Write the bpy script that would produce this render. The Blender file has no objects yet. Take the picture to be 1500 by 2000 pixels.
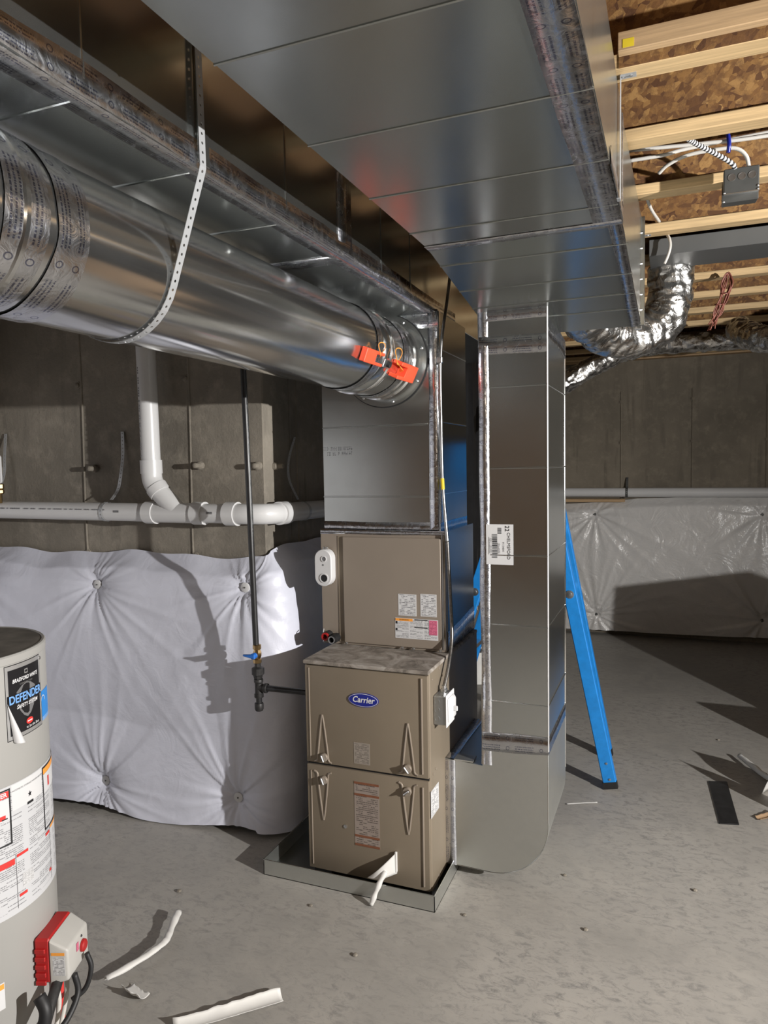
import bpy, bmesh, math, random
from mathutils import Vector, Matrix, noise
random.seed(7)
SC = bpy.context.scene
COL = SC.collection
PI = math.pi
V = Vector

# ---------------------------------------------------------------- camera
YAW, PITCH, ROLL, FPX, CAMH = 0.38106, 0.06481, -0.01777, 1403.0, 1.72
fw = V((-math.sin(YAW)*math.cos(PITCH), math.cos(YAW)*math.cos(PITCH), -math.sin(PITCH)))
rt = V((math.cos(YAW), math.sin(YAW), 0)); up = rt.cross(fw)
r2 = rt*math.cos(ROLL)+up*math.sin(ROLL); u2 = up*math.cos(ROLL)-rt*math.sin(ROLL)
cd = bpy.data.cameras.new('camera'); cam = bpy.data.objects.new('camera', cd); COL.objects.link(cam)
cd.sensor_fit = 'VERTICAL'; cd.sensor_height = 36.0; cd.sensor_width = 27.0
cd.lens = FPX/2000*36.0; cd.clip_start = 0.02
cam.matrix_world = Matrix(((r2.x, u2.x, -fw.x, 0), (r2.y, u2.y, -fw.y, 0), (r2.z, u2.z, -fw.z, CAMH), (0, 0, 0, 1)))
SC.camera = cam

# ---------------------------------------------------------------- light
w = bpy.data.worlds.new('world'); SC.world = w; w.use_nodes = True
w.node_tree.nodes['Background'].inputs[0].default_value = (0.5, 0.5, 0.55, 1)
w.node_tree.nodes['Background'].inputs[1].default_value = 0.02

def lamp(name, kind, loc, energy, color, aim=None, **kw):
    l = bpy.data.lights.new(name, kind); l.energy = energy; l.color = color
    for k, v in kw.items(): setattr(l, k, v)
    o = bpy.data.objects.new(name, l); COL.objects.link(o); o.location = loc
    if aim: o.rotation_euler = (V(aim)-V(loc)).to_track_quat('-Z', 'Y').to_euler()
    return o
LAMP = (3.2, 1.02, 1.88)
lamp('work_light_beam', 'SPOT', LAMP, 1420, (1.0, 0.975, 0.945), (-1.0, 1.75, 1.6), spot_size=math.radians(150), spot_blend=1.0, shadow_soft_size=0.03)
lamp('fill_light', 'POINT', (0.9, -1.6, 2.45), 26, (1.0, 0.86, 0.68), shadow_soft_size=0.05)  # unseen fill light added to lift the shaded areas

vs = SC.view_settings
vs.view_transform = 'Standard'; vs.look = 'None'; vs.gamma = 1.0; vs.use_curve_mapping = False
vs.exposure = 0.0

# ---------------------------------------------------------------- materials
def newmat(name):
    m = bpy.data.materials.new(name); m.use_nodes = True
    nt = m.node_tree; b = nt.nodes['Principled BSDF']
    return m, nt, b
def N(nt, typ, **kw):
    n = nt.nodes.new(typ)
    for k, v in kw.items():
        if k.startswith('i_'): n.inputs[k[2:].replace('_', ' ')].default_value = v
        else: setattr(n, k, v)
    return n
def L(nt, a, b): nt.links.new(a, b)
def coords(nt, kind='Object', scale=(1, 1, 1), rot=(0, 0, 0)):
    tc = N(nt, 'ShaderNodeTexCoord'); mp = N(nt, 'ShaderNodeMapping')
    mp.inputs['Scale'].default_value = scale; mp.inputs['Rotation'].default_value = rot
    L(nt, tc.outputs[kind], mp.inputs['Vector']); return mp.outputs['Vector']
def noise_n(nt, vec, scale, detail=3, rough=0.55, dist=0.0):
    n = N(nt, 'ShaderNodeTexNoise'); n.inputs['Scale'].default_value = scale; n.inputs['Detail'].default_value = detail
    n.inputs['Roughness'].default_value = rough; n.inputs['Distortion'].default_value = dist
    L(nt, vec, n.inputs['Vector']); return n.outputs['Fac']
def ramp(nt, fac, stops):
    r = N(nt, 'ShaderNodeValToRGB'); cr = r.color_ramp
    while len(cr.elements) < len(stops): cr.elements.new(0.5)
    for e, (p, c) in zip(cr.elements, stops):
        e.position = p; e.color = (c[0], c[1], c[2], 1) if isinstance(c, (tuple, list)) else (c, c, c, 1)
    L(nt, fac, r.inputs['Fac']); return r.outputs['Color']
def mixc(nt, fac, a, b, blend='MIX'):
    m = N(nt, 'ShaderNodeMix', data_type='RGBA', blend_type=blend)
    for s, v in ((m.inputs[0], fac), (m.inputs[6], a), (m.inputs[7], b)):
        if isinstance(v, bpy.types.NodeSocket): L(nt, v, s)
        elif isinstance(v, (tuple, list)): s.default_value = (v[0], v[1], v[2], 1)
        else: s.default_value = v
    return m.outputs[2]
def math_n(nt, op, a, b=None, c=None):
    m = N(nt, 'ShaderNodeMath', operation=op)
    for i, v in enumerate((a, b, c)):
        if v is None: continue
        if isinstance(v, bpy.types.NodeSocket): L(nt, v, m.inputs[i])
        else: m.inputs[i].default_value = v
    return m.outputs[0]
def bump(nt, b, h, strength=0.3, dist=0.01):
    n = N(nt, 'ShaderNodeBump'); n.inputs['Strength'].default_value = strength; n.inputs['Distance'].default_value = dist
    L(nt, h, n.inputs['Height']); L(nt, n.outputs['Normal'], b.inputs['Normal'])

def plain(name, col, rough=0.5, metal=0.0, var=0.12, scale=20, bmp=0.0, spec=0.5, coat=0.0):
    m, nt, b = newmat(name)
    v = coords(nt); f = noise_n(nt, v, scale, 4)
    c = ramp(nt, f, [(0.3, [x*(1-var) for x in col]), (0.7, [min(1, x*(1+var)) for x in col])])
    L(nt, c, b.inputs['Base Color'])
    b.inputs['Roughness'].default_value = rough; b.inputs['Metallic'].default_value = metal
    b.inputs['Specular IOR Level'].default_value = spec; b.inputs['Coat Weight'].default_value = coat
    if bmp: bump(nt, b, f, bmp, 0.004)
    return m
def galv(name, col=(0.60, 0.625, 0.615), rough=0.20, wav=0.05, grime=0.12, aniso=0.0, wscale=1.6, metal=0.975):
    m, nt, b = newmat(name)
    v = coords(nt)
    sp = N(nt, 'ShaderNodeTexVoronoi'); sp.inputs['Scale'].default_value = 42; L(nt, v, sp.inputs['Vector'])
    spg = N(nt, 'ShaderNodeSeparateColor'); L(nt, sp.outputs['Color'], spg.inputs[0])
    f = noise_n(nt, v, 5, 6, 0.65); f2 = noise_n(nt, coords(nt, scale=(3, 3, 40)), 3, 3)
    c1 = ramp(nt, spg.outputs[0], [(0, [x*0.985 for x in col]), (1, col)])
    c2 = mixc(nt, math_n(nt, 'MULTIPLY', ramp(nt, f, [(0.5, 0.0), (0.75, 1.0)]), grime), c1, [x*0.62 for x in col])
    L(nt, c2, b.inputs['Base Color']); b.inputs['Metallic'].default_value = metal
    rr = math_n(nt, 'MULTIPLY_ADD', f, 0.10, rough-0.05)
    L(nt, rr, b.inputs['Roughness'])
    if aniso: b.inputs['Anisotropic'].default_value = aniso
    h = noise_n(nt, v, wscale, 1, 0.4)
    bump(nt, b, h, wav, 0.06)
    return m
def foil(name, col=(0.66, 0.67, 0.70), rough=0.22, sc=30, st=0.14, printed=True):
    m, nt, b = newmat(name)
    v = coords(nt); h1 = noise_n(nt, v, sc, 4, 0.6, 1.2); h2 = noise_n(nt, v, sc*0.28, 2, 0.5, 0.8)
    h = math_n(nt, 'ADD', h1, math_n(nt, 'MULTIPLY', h2, 2.0))
    bump(nt, b, h, st, 0.012)
    b.inputs['Metallic'].default_value = 1.0
    L(nt, math_n(nt, 'MULTIPLY_ADD', h1, 0.25, rough-0.1), b.inputs['Roughness'])
    if printed:
        tc = N(nt, 'ShaderNodeTexCoord'); sx = N(nt, 'ShaderNodeSeparateXYZ'); L(nt, tc.outputs['UV'], sx.inputs[0])
        u, vv = sx.outputs[0], sx.outputs[1]
        per = math_n(nt, 'FRACT', math_n(nt, 'MULTIPLY', u, 7.5))
        blk = math_n(nt, 'LESS_THAN', per, 0.55)
        rows = math_n(nt, 'LESS_THAN', math_n(nt, 'FRACT', math_n(nt, 'MULTIPLY', vv, 9.0)), 0.45)
        inb = math_n(nt, 'LESS_THAN', math_n(nt, 'ABSOLUTE', math_n(nt, 'SUBTRACT', math_n(nt, 'FRACT', math_n(nt, 'MULTIPLY', vv, 2.0)), 0.5)), 0.30)
        cx = N(nt, 'ShaderNodeCombineXYZ'); L(nt, math_n(nt, 'MULTIPLY', u, 330.0), cx.inputs[0]); L(nt, math_n(nt, 'FLOOR', math_n(nt, 'MULTIPLY', vv, 9.0)), cx.inputs[1])
        ch = math_n(nt, 'GREATER_THAN', noise_n(nt, cx.outputs[0], 1.0, 1), 0.47)
        txt = math_n(nt, 'MULTIPLY', math_n(nt, 'MULTIPLY', blk, rows), math_n(nt, 'MULTIPLY', inb, ch))
        # ring logos
        du = math_n(nt, 'MULTIPLY', math_n(nt, 'SUBTRACT', per, 0.78), 0.133)
        dv = math_n(nt, 'MULTIPLY', math_n(nt, 'SUBTRACT', math_n(nt, 'FRACT', math_n(nt, 'MULTIPLY', vv, 2.0)), 0.5), 0.032)
        rr = math_n(nt, 'SQRT', math_n(nt, 'ADD', math_n(nt, 'MULTIPLY', du, du), math_n(nt, 'MULTIPLY', dv, dv)))
        ring = math_n(nt, 'LESS_THAN', math_n(nt, 'ABSOLUTE', math_n(nt, 'SUBTRACT', rr, 0.0058)), 0.0011)
        k = math_n(nt, 'MULTIPLY', math_n(nt, 'MAXIMUM', txt, ring), 0.7)
        L(nt, mixc(nt, k, col, (0.045, 0.055, 0.16)), b.inputs['Base Color'])
    else:
        b.inputs['Base Color'].default_value = (*col, 1)
    return m
def concrete_wall(name, base=(0.215, 0.192, 0.157)):
    m, nt, b = newmat(name)
    v = coords(nt); vst = coords(nt, scale=(5, 5, 0.5))
    big = noise_n(nt, v, 1.6, 5, 0.6); st = noise_n(nt, vst, 2.2, 5, 0.62, 0.6); fine = noise_n(nt, v, 60, 4, 0.7); mid = noise_n(nt, v, 9, 5, 0.7)
    c = ramp(nt, big, [(0.3, [x*0.72 for x in base]), (0.72, [x*1.3 for x in base])])
    c = mixc(nt, math_n(nt, 'MULTIPLY', ramp(nt, st, [(0.52, 0.0), (0.66, 0.6)]), ramp(nt, big, [(0.42, 0.15), (0.6, 1.0)])), c, [x*0.42 for x in base])
    c = mixc(nt, ramp(nt, mid, [(0.50, 0.0), (0.72, 0.55)]), c, [min(1, x*1.6) for x in base])
    c = mixc(nt, ramp(nt, fine, [(0.62, 0.0), (0.72, 0.5)]), c, [x*0.5 for x in base])
    L(nt, c, b.inputs['Base Color']); b.inputs['Roughness'].default_value = 0.85
    bump(nt, b, math_n(nt, 'ADD', fine, math_n(nt, 'MULTIPLY', mid, 1.5)), 0.35, 0.006)
    return m
def concrete_floor(name):
    m, nt, b = newmat(name)
    v = coords(nt); big = noise_n(nt, v, 0.9, 5, 0.6, 0.5); mid = noise_n(nt, v, 4.5, 6, 0.7, 0.8); fine = noise_n(nt, v, 70, 3, 0.7)
    vs_ = coords(nt, scale=(2.6, 5.0, 1), rot=(0, 0, 0.7)); sm = noise_n(nt, vs_, 7, 8, 0.8, 0.7)
    c = ramp(nt, big, [(0.3, (0.255, 0.243, 0.222)), (0.7, (0.37, 0.352, 0.322))])
    c = mixc(nt, ramp(nt, mid, [(0.45, 0.0), (0.75, 0.5)]), c, (0.40, 0.375, 0.335))
    c = mixc(nt, math_n(nt, 'MULTIPLY', ramp(nt, sm, [(0.49, 0.0), (0.63, 0.7)]), ramp(nt, big, [(0.38, 0.25), (0.58, 1.0)])), c, (0.13, 0.128, 0.124))
    c = mixc(nt, ramp(nt, fine, [(0.64, 0.0), (0.74, 0.35)]), c, (0.14, 0.13, 0.12))
    L(nt, c, b.inputs['Base Color'])
    L(nt, math_n(nt, 'MULTIPLY_ADD', mid, 0.3, 0.45), b.inputs['Roughness'])
    bump(nt, b, math_n(nt, 'ADD', math_n(nt, 'MULTIPLY', fine, 0.5), mid), 0.15, 0.004)
    return m
def osb(name, tone=1.0):
    m, nt, b = newmat(name)
    def layer(r, sc, off):
        v = coords(nt, rot=(0.0, r, r)); mp = N(nt, 'ShaderNodeMapping'); mp.inputs['Scale'].default_value = sc; mp.inputs['Location'].default_value = (off, off*1.7, off*0.6)
        L(nt, v, mp.inputs['Vector'])
        vo = N(nt, 'ShaderNodeTexVoronoi'); vo.inputs['Scale'].default_value = 1.0; L(nt, mp.outputs['Vector'], vo.inputs['Vector'])
        s_ = N(nt, 'ShaderNodeSeparateColor'); L(nt, vo.outputs['Color'], s_.inputs[0]); return s_.outputs[0], s_.outputs[1]
    st = [(0.0, (0.075*tone, 0.028*tone, 0.008*tone)), (0.3, (0.165*tone, 0.075*tone, 0.021*tone)), (0.7, (0.235*tone, 0.118*tone, 0.034*tone)), (1.0, (0.34*tone, 0.19*tone, 0.064*tone))]
    c = None
    for r, sc, off in ((0.55, (4.5, 20, 24), 1.0), (-0.6, (5, 18, 24), 5.0), (1.15, (4.5, 20, 22), 9.0), (-0.25, (9, 34, 42), 13.0), (0.9, (16, 60, 70), 17.0)):
        va, vb = layer(r, sc, off); ci = ramp(nt, va, st)
        c = ci if c is None else mixc(nt, math_n(nt, 'GREATER_THAN', vb, 0.58), c, ci)
    g = noise_n(nt, coords(nt), 30, 6, 0.75)
    c = mixc(nt, ramp(nt, g, [(0.40, 0.6), (0.56, 0.0)]), c, (0.085*tone, 0.036*tone, 0.014*tone))
    L(nt, c, b.inputs['Base Color']); b.inputs['Roughness'].default_value = 0.75
    bump(nt, b, g, 0.3, 0.004)
    return m
def lumber(name, base=(0.58, 0.41, 0.215)):
    m, nt, b = newmat(name)
    g = noise_n(nt, coords(nt, scale=(1.2, 45, 45)), 3, 4, 0.6, 0.4); k = noise_n(nt, coords(nt, scale=(3, 3, 3)), 1.5, 3)
    c = ramp(nt, g, [(0.3, [x*0.75 for x in base]), (0.65, [min(1, x*1.15) for x in base])])
    c = mixc(nt, ramp(nt, k, [(0.55, 0.0), (0.7, 0.35)]), c, [x*0.7 for x in base])
    L(nt, c, b.inputs['Base Color']); b.inputs['Roughness'].default_value = 0.65
    bump(nt, b, g, 0.15, 0.002)
    return m
def vinyl(name, base, rough, st, sc=7):
    m, nt, b = newmat(name)
    v = coords(nt); n1 = noise_n(nt, v, sc, 4, 0.55, 1.0); n2 = noise_n(nt, coords(nt, scale=(3, 3, 60)), 6, 2); n3 = noise_n(nt, v, sc*5, 3, 0.6)
    L(nt, ramp(nt, n1, [(0.3, [x*0.94 for x in base]), (0.7, base)]), b.inputs['Base Color'])
    b.inputs['Roughness'].default_value = rough
    b.inputs['Specular IOR Level'].default_value = 0.6
    h = math_n(nt, 'ADD', n1, math_n(nt, 'MULTIPLY_ADD', n3, 0.12, math_n(nt, 'MULTIPLY', n2, 0.06)))
    bump(nt, b, h, st, 0.03)
    return m
def print_mat(name, paper=(0.56, 0.56, 0.565), ink=(0.05, 0.05, 0.06), rows=12, dens=0.5, cpm=220, metal=0.0, rough=0.5, margin=0.06, cols=1):
    """flat print: rows of letter-like marks in UV space"""
    m, nt, b = newmat(name)
    tc = N(nt, 'ShaderNodeTexCoord'); sx = N(nt, 'ShaderNodeSeparateXYZ'); L(nt, tc.outputs['UV'], sx.inputs[0]); u, v = sx.outputs[0], sx.outputs[1]
    rw = math_n(nt, 'MULTIPLY', v, float(rows))
    line = math_n(nt, 'LESS_THAN', math_n(nt, 'ABSOLUTE', math_n(nt, 'SUBTRACT', math_n(nt, 'FRACT', rw), 0.5)), 0.24)
    fl = math_n(nt, 'FLOOR', rw)
    cx = N(nt, 'ShaderNodeCombineXYZ'); L(nt, math_n(nt, 'MULTIPLY', u, float(cpm)), cx.inputs[0]); L(nt, math_n(nt, 'MULTIPLY', fl, 7.31), cx.inputs[1])
    ch = math_n(nt, 'GREATER_THAN', noise_n(nt, cx.outputs[0], 1.0, 1), 0.43)
    cx2 = N(nt, 'ShaderNodeCombineXYZ'); L(nt, math_n(nt, 'FLOOR', math_n(nt, 'MULTIPLY', u, 6.0)), cx2.inputs[0]); L(nt, fl, cx2.inputs[1])
    wn = N(nt, 'ShaderNodeTexWhiteNoise'); L(nt, cx2.outputs[0], wn.inputs['Vector'])
    on = math_n(nt, 'LESS_THAN', wn.outputs['Value'], dens)
    mu = math_n(nt, 'LESS_THAN', math_n(nt, 'ABSOLUTE', math_n(nt, 'SUBTRACT', math_n(nt, 'FRACT', math_n(nt, 'MULTIPLY', u, float(cols))), 0.5)), 0.5-margin)
    mv = math_n(nt, 'LESS_THAN', math_n(nt, 'ABSOLUTE', math_n(nt, 'SUBTRACT', v, 0.5)), 0.5-margin*0.5)
    k = math_n(nt, 'MULTIPLY', math_n(nt, 'MULTIPLY', line, ch), math_n(nt, 'MULTIPLY', on, math_n(nt, 'MULTIPLY', mu, mv)))
    L(nt, mixc(nt, math_n(nt, 'MULTIPLY', k, 0.8), paper, ink), b.inputs['Base Color'])
    b.inputs['Roughness'].default_value = rough; b.inputs['Metallic'].default_value = metal
    return m

M = {}
M['floor'] = concrete_floor('floor_concrete')
M['wall'] = concrete_wall('wall_concrete')
M['wallfar'] = concrete_wall('far_wall_concrete', (0.165, 0.142, 0.108))
M['brownwall'] = osb('brown_boarding', 0.75)
M['galv'] = galv('galvanized_sheet')
M['galv_smooth'] = galv('galvanized_round', (0.66, 0.665, 0.66), 0.15, 0.02, 0.1, 0.35)
M['galv_dull'] = galv('galvanized_dull', (0.45, 0.475, 0.46), 0.25, 0.04, 0.12)
M['galv_side'] = galv('galvanized_shaded_side', (0.25, 0.26, 0.26), 0.22, 0.05, 0.12)  # same sheet metal, darkened to mute the ladder reflection on these sides
M['galv_boot'] = galv('galvanized_boot', (0.60, 0.61, 0.585), 0.42, 0.04, 0.2)
M['tape'] = foil('foil_tape_printed')
M['foil'] = foil('flex_foil', (0.60, 0.595, 0.58), 0.27, 18, 0.6, False)
M['osb'] = osb('osb_web'); M['subfloor'] = osb('osb_subfloor', 1.1)
M['wood'] = lumber('pale_lumber'); M['wood2'] = lumber('tan_lumber', (0.46, 0.31, 0.17))
M['blanket'] = vinyl('white_vinyl', (0.63, 0.645, 0.735), 0.36, 0.14)
M['blanket3'] = vinyl('white_vinyl_brightened', (0.82, 0.83, 0.88), 0.36, 0.14)  # blanket white raised to brighten its reflection in the plenum
M['blanket2'] = vinyl('clear_poly_white', (0.66, 0.65, 0.635), 0.2, 0.5, 5)
M['taupe'] = plain('taupe_enamel', (0.222, 0.182, 0.134), 0.42, 0.2, 0.06, 3, 0)
M['taupe_lt'] = plain('taupe_enamel_pale', (0.285, 0.24, 0.195), 0.38, 0.3, 0.05, 3, 0)
def dusty():
    m, nt, b = newmat('dusty_taupe'); v = coords(nt)
    f = noise_n(nt, v, 9, 6, 0.7, 1.6)
    L(nt, ramp(nt, f, [(0.35, (0.10, 0.085, 0.07)), (0.5, (0.25, 0.22, 0.19)), (0.7, (0.40, 0.375, 0.345))]), b.inputs['Base Color']); b.inputs['Roughness'].default_value = 0.7
    return m
M['dusty'] = dusty()
M['pvc'] = plain('white_pvc', (0.60, 0.60, 0.60), 0.3, 0, 0.03, 4)
M['white'] = plain('white_plastic', (0.60, 0.60, 0.605), 0.4, 0, 0.03, 5)
M['paper'] = plain('white_paper', (0.62, 0.61, 0.585), 0.6, 0, 0.05, 12)
M['black_iron'] = plain('black_iron_pipe', (0.018, 0.018, 0.019), 0.35, 0.0, 0.2, 40)
M['cast'] = plain('dark_cast_iron', (0.035, 0.034, 0.034), 0.5, 0.4, 0.3, 60, 0.2)
M['brass'] = plain('brass', (0.40, 0.28, 0.14), 0.3, 1.0, 0.15, 30)
M['blue'] = plain('blue_plastic', (0.02, 0.15, 0.55), 0.4, 0, 0.1)
M['ladder'] = plain('blue_fibreglass', (0.012, 0.20, 0.56), 0.38, 0, 0.10, 30, 0.05)
M['steel'] = plain('zinc_steel', (0.62, 0.63, 0.64), 0.33, 1.0, 0.1, 30)
M['strap'] = plain('galvanized_strap', (0.43, 0.44, 0.45), 0.45, 0.45, 0.06, 30)
M['seam'] = plain('painted_seam_highlight', (0.80, 0.81, 0.82), 0.4, 0.6, 0.05, 30)  # pale colour paints the lamp highlight along the drop corner
M['dark'] = plain('black_rubber', (0.012, 0.012, 0.013), 0.55, 0, 0.2)
M['orange'] = plain('orange_plastic', (0.85, 0.085, 0.03), 0.4, 0, 0.05)
M['red'] = plain('red_plastic', (0.36, 0.014, 0.014), 0.4, 0, 0.1)
M['tank'] = plain('tank_enamel', (0.315, 0.31, 0.295), 0.45, 0, 0.03, 2)
M['tanktop'] = plain('dusty_tank_top', (0.13, 0.12, 0.105), 0.6, 0, 0.35, 14)
M['ctl'] = plain('pale_grey_plastic', (0.42, 0.41, 0.385), 0.45, 0, 0.03)
M['boxgrey'] = galv('box_galvanized', (0.46, 0.48, 0.49), 0.42, 0.02, 0.2)
M['jbox'] = plain('grey_box_steel', (0.105, 0.108, 0.105), 0.5, 0.6, 0.08)
M['pangrey'] = plain('grey_panning', (0.105, 0.108, 0.108), 0.5, 0.3, 0.08, 3)
M['cable'] = plain('white_cable', (0.54, 0.52, 0.485), 0.45, 0, 0.04)
M['armor'] = plain('armored_cable', (0.50, 0.50, 0.49), 0.32, 1.0, 0.1, 40)
M['armor_dk'] = plain('armored_cable_dark', (0.22, 0.21, 0.20), 0.4, 1.0, 0.3, 120)
M['copperwire'] = plain('red_brown_wire', (0.24, 0.075, 0.05), 0.45, 0, 0.2, 60)
M['yellow'] = plain('yellow_vinyl', (0.72, 0.55, 0.03), 0.5, 0, 0.05)
M['ink'] = plain('black_ink', (0.015, 0.015, 0.017), 0.45, 0, 0.05)
M['inkwhite'] = plain('white_ink', (0.66, 0.66, 0.67), 0.4, 0, 0.02)
M['navy'] = plain('navy_enamel', (0.012, 0.02, 0.22), 0.25, 0, 0.05)
M['badgeblack'] = plain('black_gloss_label', (0.010, 0.010, 0.012), 0.28, 0, 0.05)
M['silver'] = plain('silver_print', (0.55, 0.55, 0.55), 0.35, 0.7, 0.08)
M['greyprint'] = plain('grey_print', (0.17, 0.17, 0.175), 0.4, 0.2, 0.1)
M['ltblue'] = plain('light_blue_print', (0.16, 0.34, 0.66), 0.4, 0, 0.1)
M['skyblue'] = plain('blue_label', (0.02, 0.22, 0.62), 0.4, 0, 0.04)
M['redprint'] = plain('red_print', (0.58, 0.035, 0.03), 0.45, 0, 0.05)
M['orangeprint'] = plain('orange_print', (0.80, 0.32, 0.05), 0.45, 0, 0.05)
M['pink'] = plain('pink_print', (0.62, 0.16, 0.25), 0.45, 0, 0.05)
M['lbl'] = print_mat('label_text', rows=14, cpm=40, dens=0.75)
M['lbl_line'] = print_mat('label_text_line', rows=2, cpm=26, dens=0.9)
M['lbl_fine'] = print_mat('label_text_fine', rows=26, cpm=70, dens=0.7, cols=3)
M['lbl_tank'] = print_mat('tank_label_text', (0.50, 0.505, 0.52), (0.14, 0.14, 0.15), rows=64, cpm=260, dens=0.62, cols=5, margin=0.08)
M['lbl_pink'] = print_mat('pink_label_text', (0.60, 0.15, 0.24), (0.2, 0.02, 0.06), rows=12, cpm=24, dens=0.8)
M['lbl_metal'] = print_mat('brown_label_text', (0.27, 0.235, 0.20), (0.05, 0.04, 0.035), rows=20, cpm=45, dens=0.75, rough=0.4)
M['lbl_warn'] = print_mat('warning_label_text', (0.26, 0.215, 0.185), (0.045, 0.035, 0.03), rows=34, cpm=50, dens=0.7, rough=0.45)
M['rust'] = plain('faded_orange_bar', (0.17, 0.065, 0.032), 0.5, 0, 0.15, 60)
M['cardboard'] = plain('cardboard', (0.32, 0.21, 0.12), 0.8, 0, 0.06, 6)
M['bucketw'] = plain('bucket_white', (0.72, 0.71, 0.68), 0.45, 0, 0.05)
M['plate'] = plain('black_plate', (0.012, 0.012, 0.013), 0.35, 0, 0.5, 30)

# ---------------------------------------------------------------- mesh helpers
class MB:
    def __init__(s): s.v = []; s.f = []; s.uv = {}
    def add(s, vs, fs, uvs=None):
        o = len(s.v); s.v += [tuple(p) for p in vs]
        for i, f in enumerate(fs):
            if uvs: s.uv[len(s.f)] = uvs[i]
            s.f.append(tuple(k+o for k in f))
        return s
    def box(s, x0, x1, y0, y1, z0, z1):
        s.add([(x0,y0,z0),(x1,y0,z0),(x1,y1,z0),(x0,y1,z0),(x0,y0,z1),(x1,y0,z1),(x1,y1,z1),(x0,y1,z1)],
              [(0,3,2,1),(4,5,6,7),(0,1,5,4),(1,2,6,5),(2,3,7,6),(3,0,4,7)]); return s
    def hexa(s, p):
        s.add(p, [(0,3,2,1),(4,5,6,7),(0,1,5,4),(1,2,6,5),(2,3,7,6),(3,0,4,7)]); return s
    def obox(s, c, ax, ay, az):
        c, ax, ay, az = V(c), V(ax), V(ay), V(az)
        return s.hexa([c-ax-ay-az, c+ax-ay-az, c+ax+ay-az, c-ax+ay-az, c-ax-ay+az, c+ax-ay+az, c+ax+ay+az, c-ax+ay+az])
    def bar(s, p, q, wdt, t, side=(0, 0, 1)):
        p, q = V(p), V(q); d = (q-p); n = d.normalized(); b = n.cross(V(side)).normalized(); a = b.cross(n)
        return s.obox((p+q)/2, d/2, b*t/2, a*wdt/2)
    def quad(s, a, b, c, d, uv=((0,0),(1,0),(1,1),(0,1))):
        s.add([a, b, c, d], [(0,1,2,3)], [uv]); return s
    def tube(s, pts, r, n=10, caps=True, twist=0.0):
        pts = [V(p) for p in pts]; m = len(pts); rs = r if isinstance(r, (list, tuple)) else [r]*m
        t0 = (pts[1]-pts[0]).normalized(); ref = V((0,0,1)) if abs(t0.z) < 0.9 else V((0,1,0))
        nrm = (ref - t0*ref.dot(t0)).normalized(); vs = []; fs = []
        for i in range(m):
            t = (pts[min(i+1, m-1)]-pts[max(i-1, 0)]).normalized()
            nrm = (nrm - t*nrm.dot(t)).normalized(); b = t.cross(nrm)
            for k in range(n):
                a = 2*PI*k/n+twist*i
                vs.append(pts[i]+(nrm*math.cos(a)+b*math.sin(a))*rs[i])
        for i in range(m-1):
            for k in range(n):
                fs.append((i*n+k, i*n+(k+1)%n, (i+1)*n+(k+1)%n, (i+1)*n+k))
        if caps: fs.append(tuple(range(n-1, -1, -1))); fs.append(tuple((m-1)*n+k for k in range(n)))
        s.add(vs, fs); return s
    def cyl(s, p, q, r, n=16, r1=None): return s.tube([p, q], [r, r if r1 is None else r1], n)
    def pipe(s, p, q, r, ri, n=20):
        """hollow pipe with open ends"""
        p, q = V(p), V(q); t = (q-p).normalized(); ref = V((0,0,1)) if abs(t.z) < 0.9 else V((0,1,0)); a = (ref-t*ref.dot(t)).normalized(); b = t.cross(a)
        vs = []; 
        for base, rad in ((p, r), (q, r), (q, ri), (p, ri)):
            for k in range(n): vs.append(base+(a*math.cos(2*PI*k/n)+b*math.sin(2*PI*k/n))*rad)
        fs = []
        for j in range(4):
            for k in range(n): fs.append((j*n+k, j*n+(k+1)%n, ((j+1)%4)*n+(k+1)%n, ((j+1)%4)*n+k))
        s.add(vs, fs); return s
    def prism(s, poly, fn, w0, w1):
        n = len(poly); vs = [fn(u, v, w0) for u, v in poly]+[fn(u, v, w1) for u, v in poly]
        fs = [tuple(range(n-1, -1, -1)), tuple(range(n, 2*n))]+[(i, (i+1) % n, n+(i+1) % n, n+i) for i in range(n)]
        s.add(vs, fs); return s
    def grid(s, nu, nv, fn, uvs=True, wrap=False):
        vs = [fn(i/nu, j/nv) for j in range(nv+1) for i in range(nu+1)]
        fs = []; uv = []
        for j in range(nv):
            for i in range(nu):
                a = j*(nu+1)+i; fs.append((a, a+1, a+nu+2, a+nu+1)); uv.append(((i/nu, j/nv), ((i+1)/nu, j/nv), ((i+1)/nu, (j+1)/nv), (i/nu, (j+1)/nv)))
        s.add(vs, fs, uv if uvs else None); return s
    def lathe(s, prof, c, axis=(0,0,1), n=24, ref=None):
        c = V(c); t = V(axis).normalized(); rf = V(ref) if ref else (V((1,0,0)) if abs(t.x) < 0.9 else V((0,1,0))); a = (rf-t*rf.dot(t)).normalized(); b = t.cross(a)
        vs = []; m = len(prof)
        for r, h in prof:
            for k in range(n): vs.append(c+t*h+(a*math.cos(2*PI*k/n)+b*math.sin(2*PI*k/n))*r)
        fs = [(j*n+k, j*n+(k+1) % n, (j+1)*n+(k+1) % n, (j+1)*n+k) for j in range(m-1) for k in range(n)]
        if prof[0][0] > 1e-6: fs.append(tuple(range(n-1, -1, -1)))
        if prof[-1][0] > 1e-6: fs.append(tuple((m-1)*n+k for k in range(n)))
        s.add(vs, fs); return s

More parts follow.
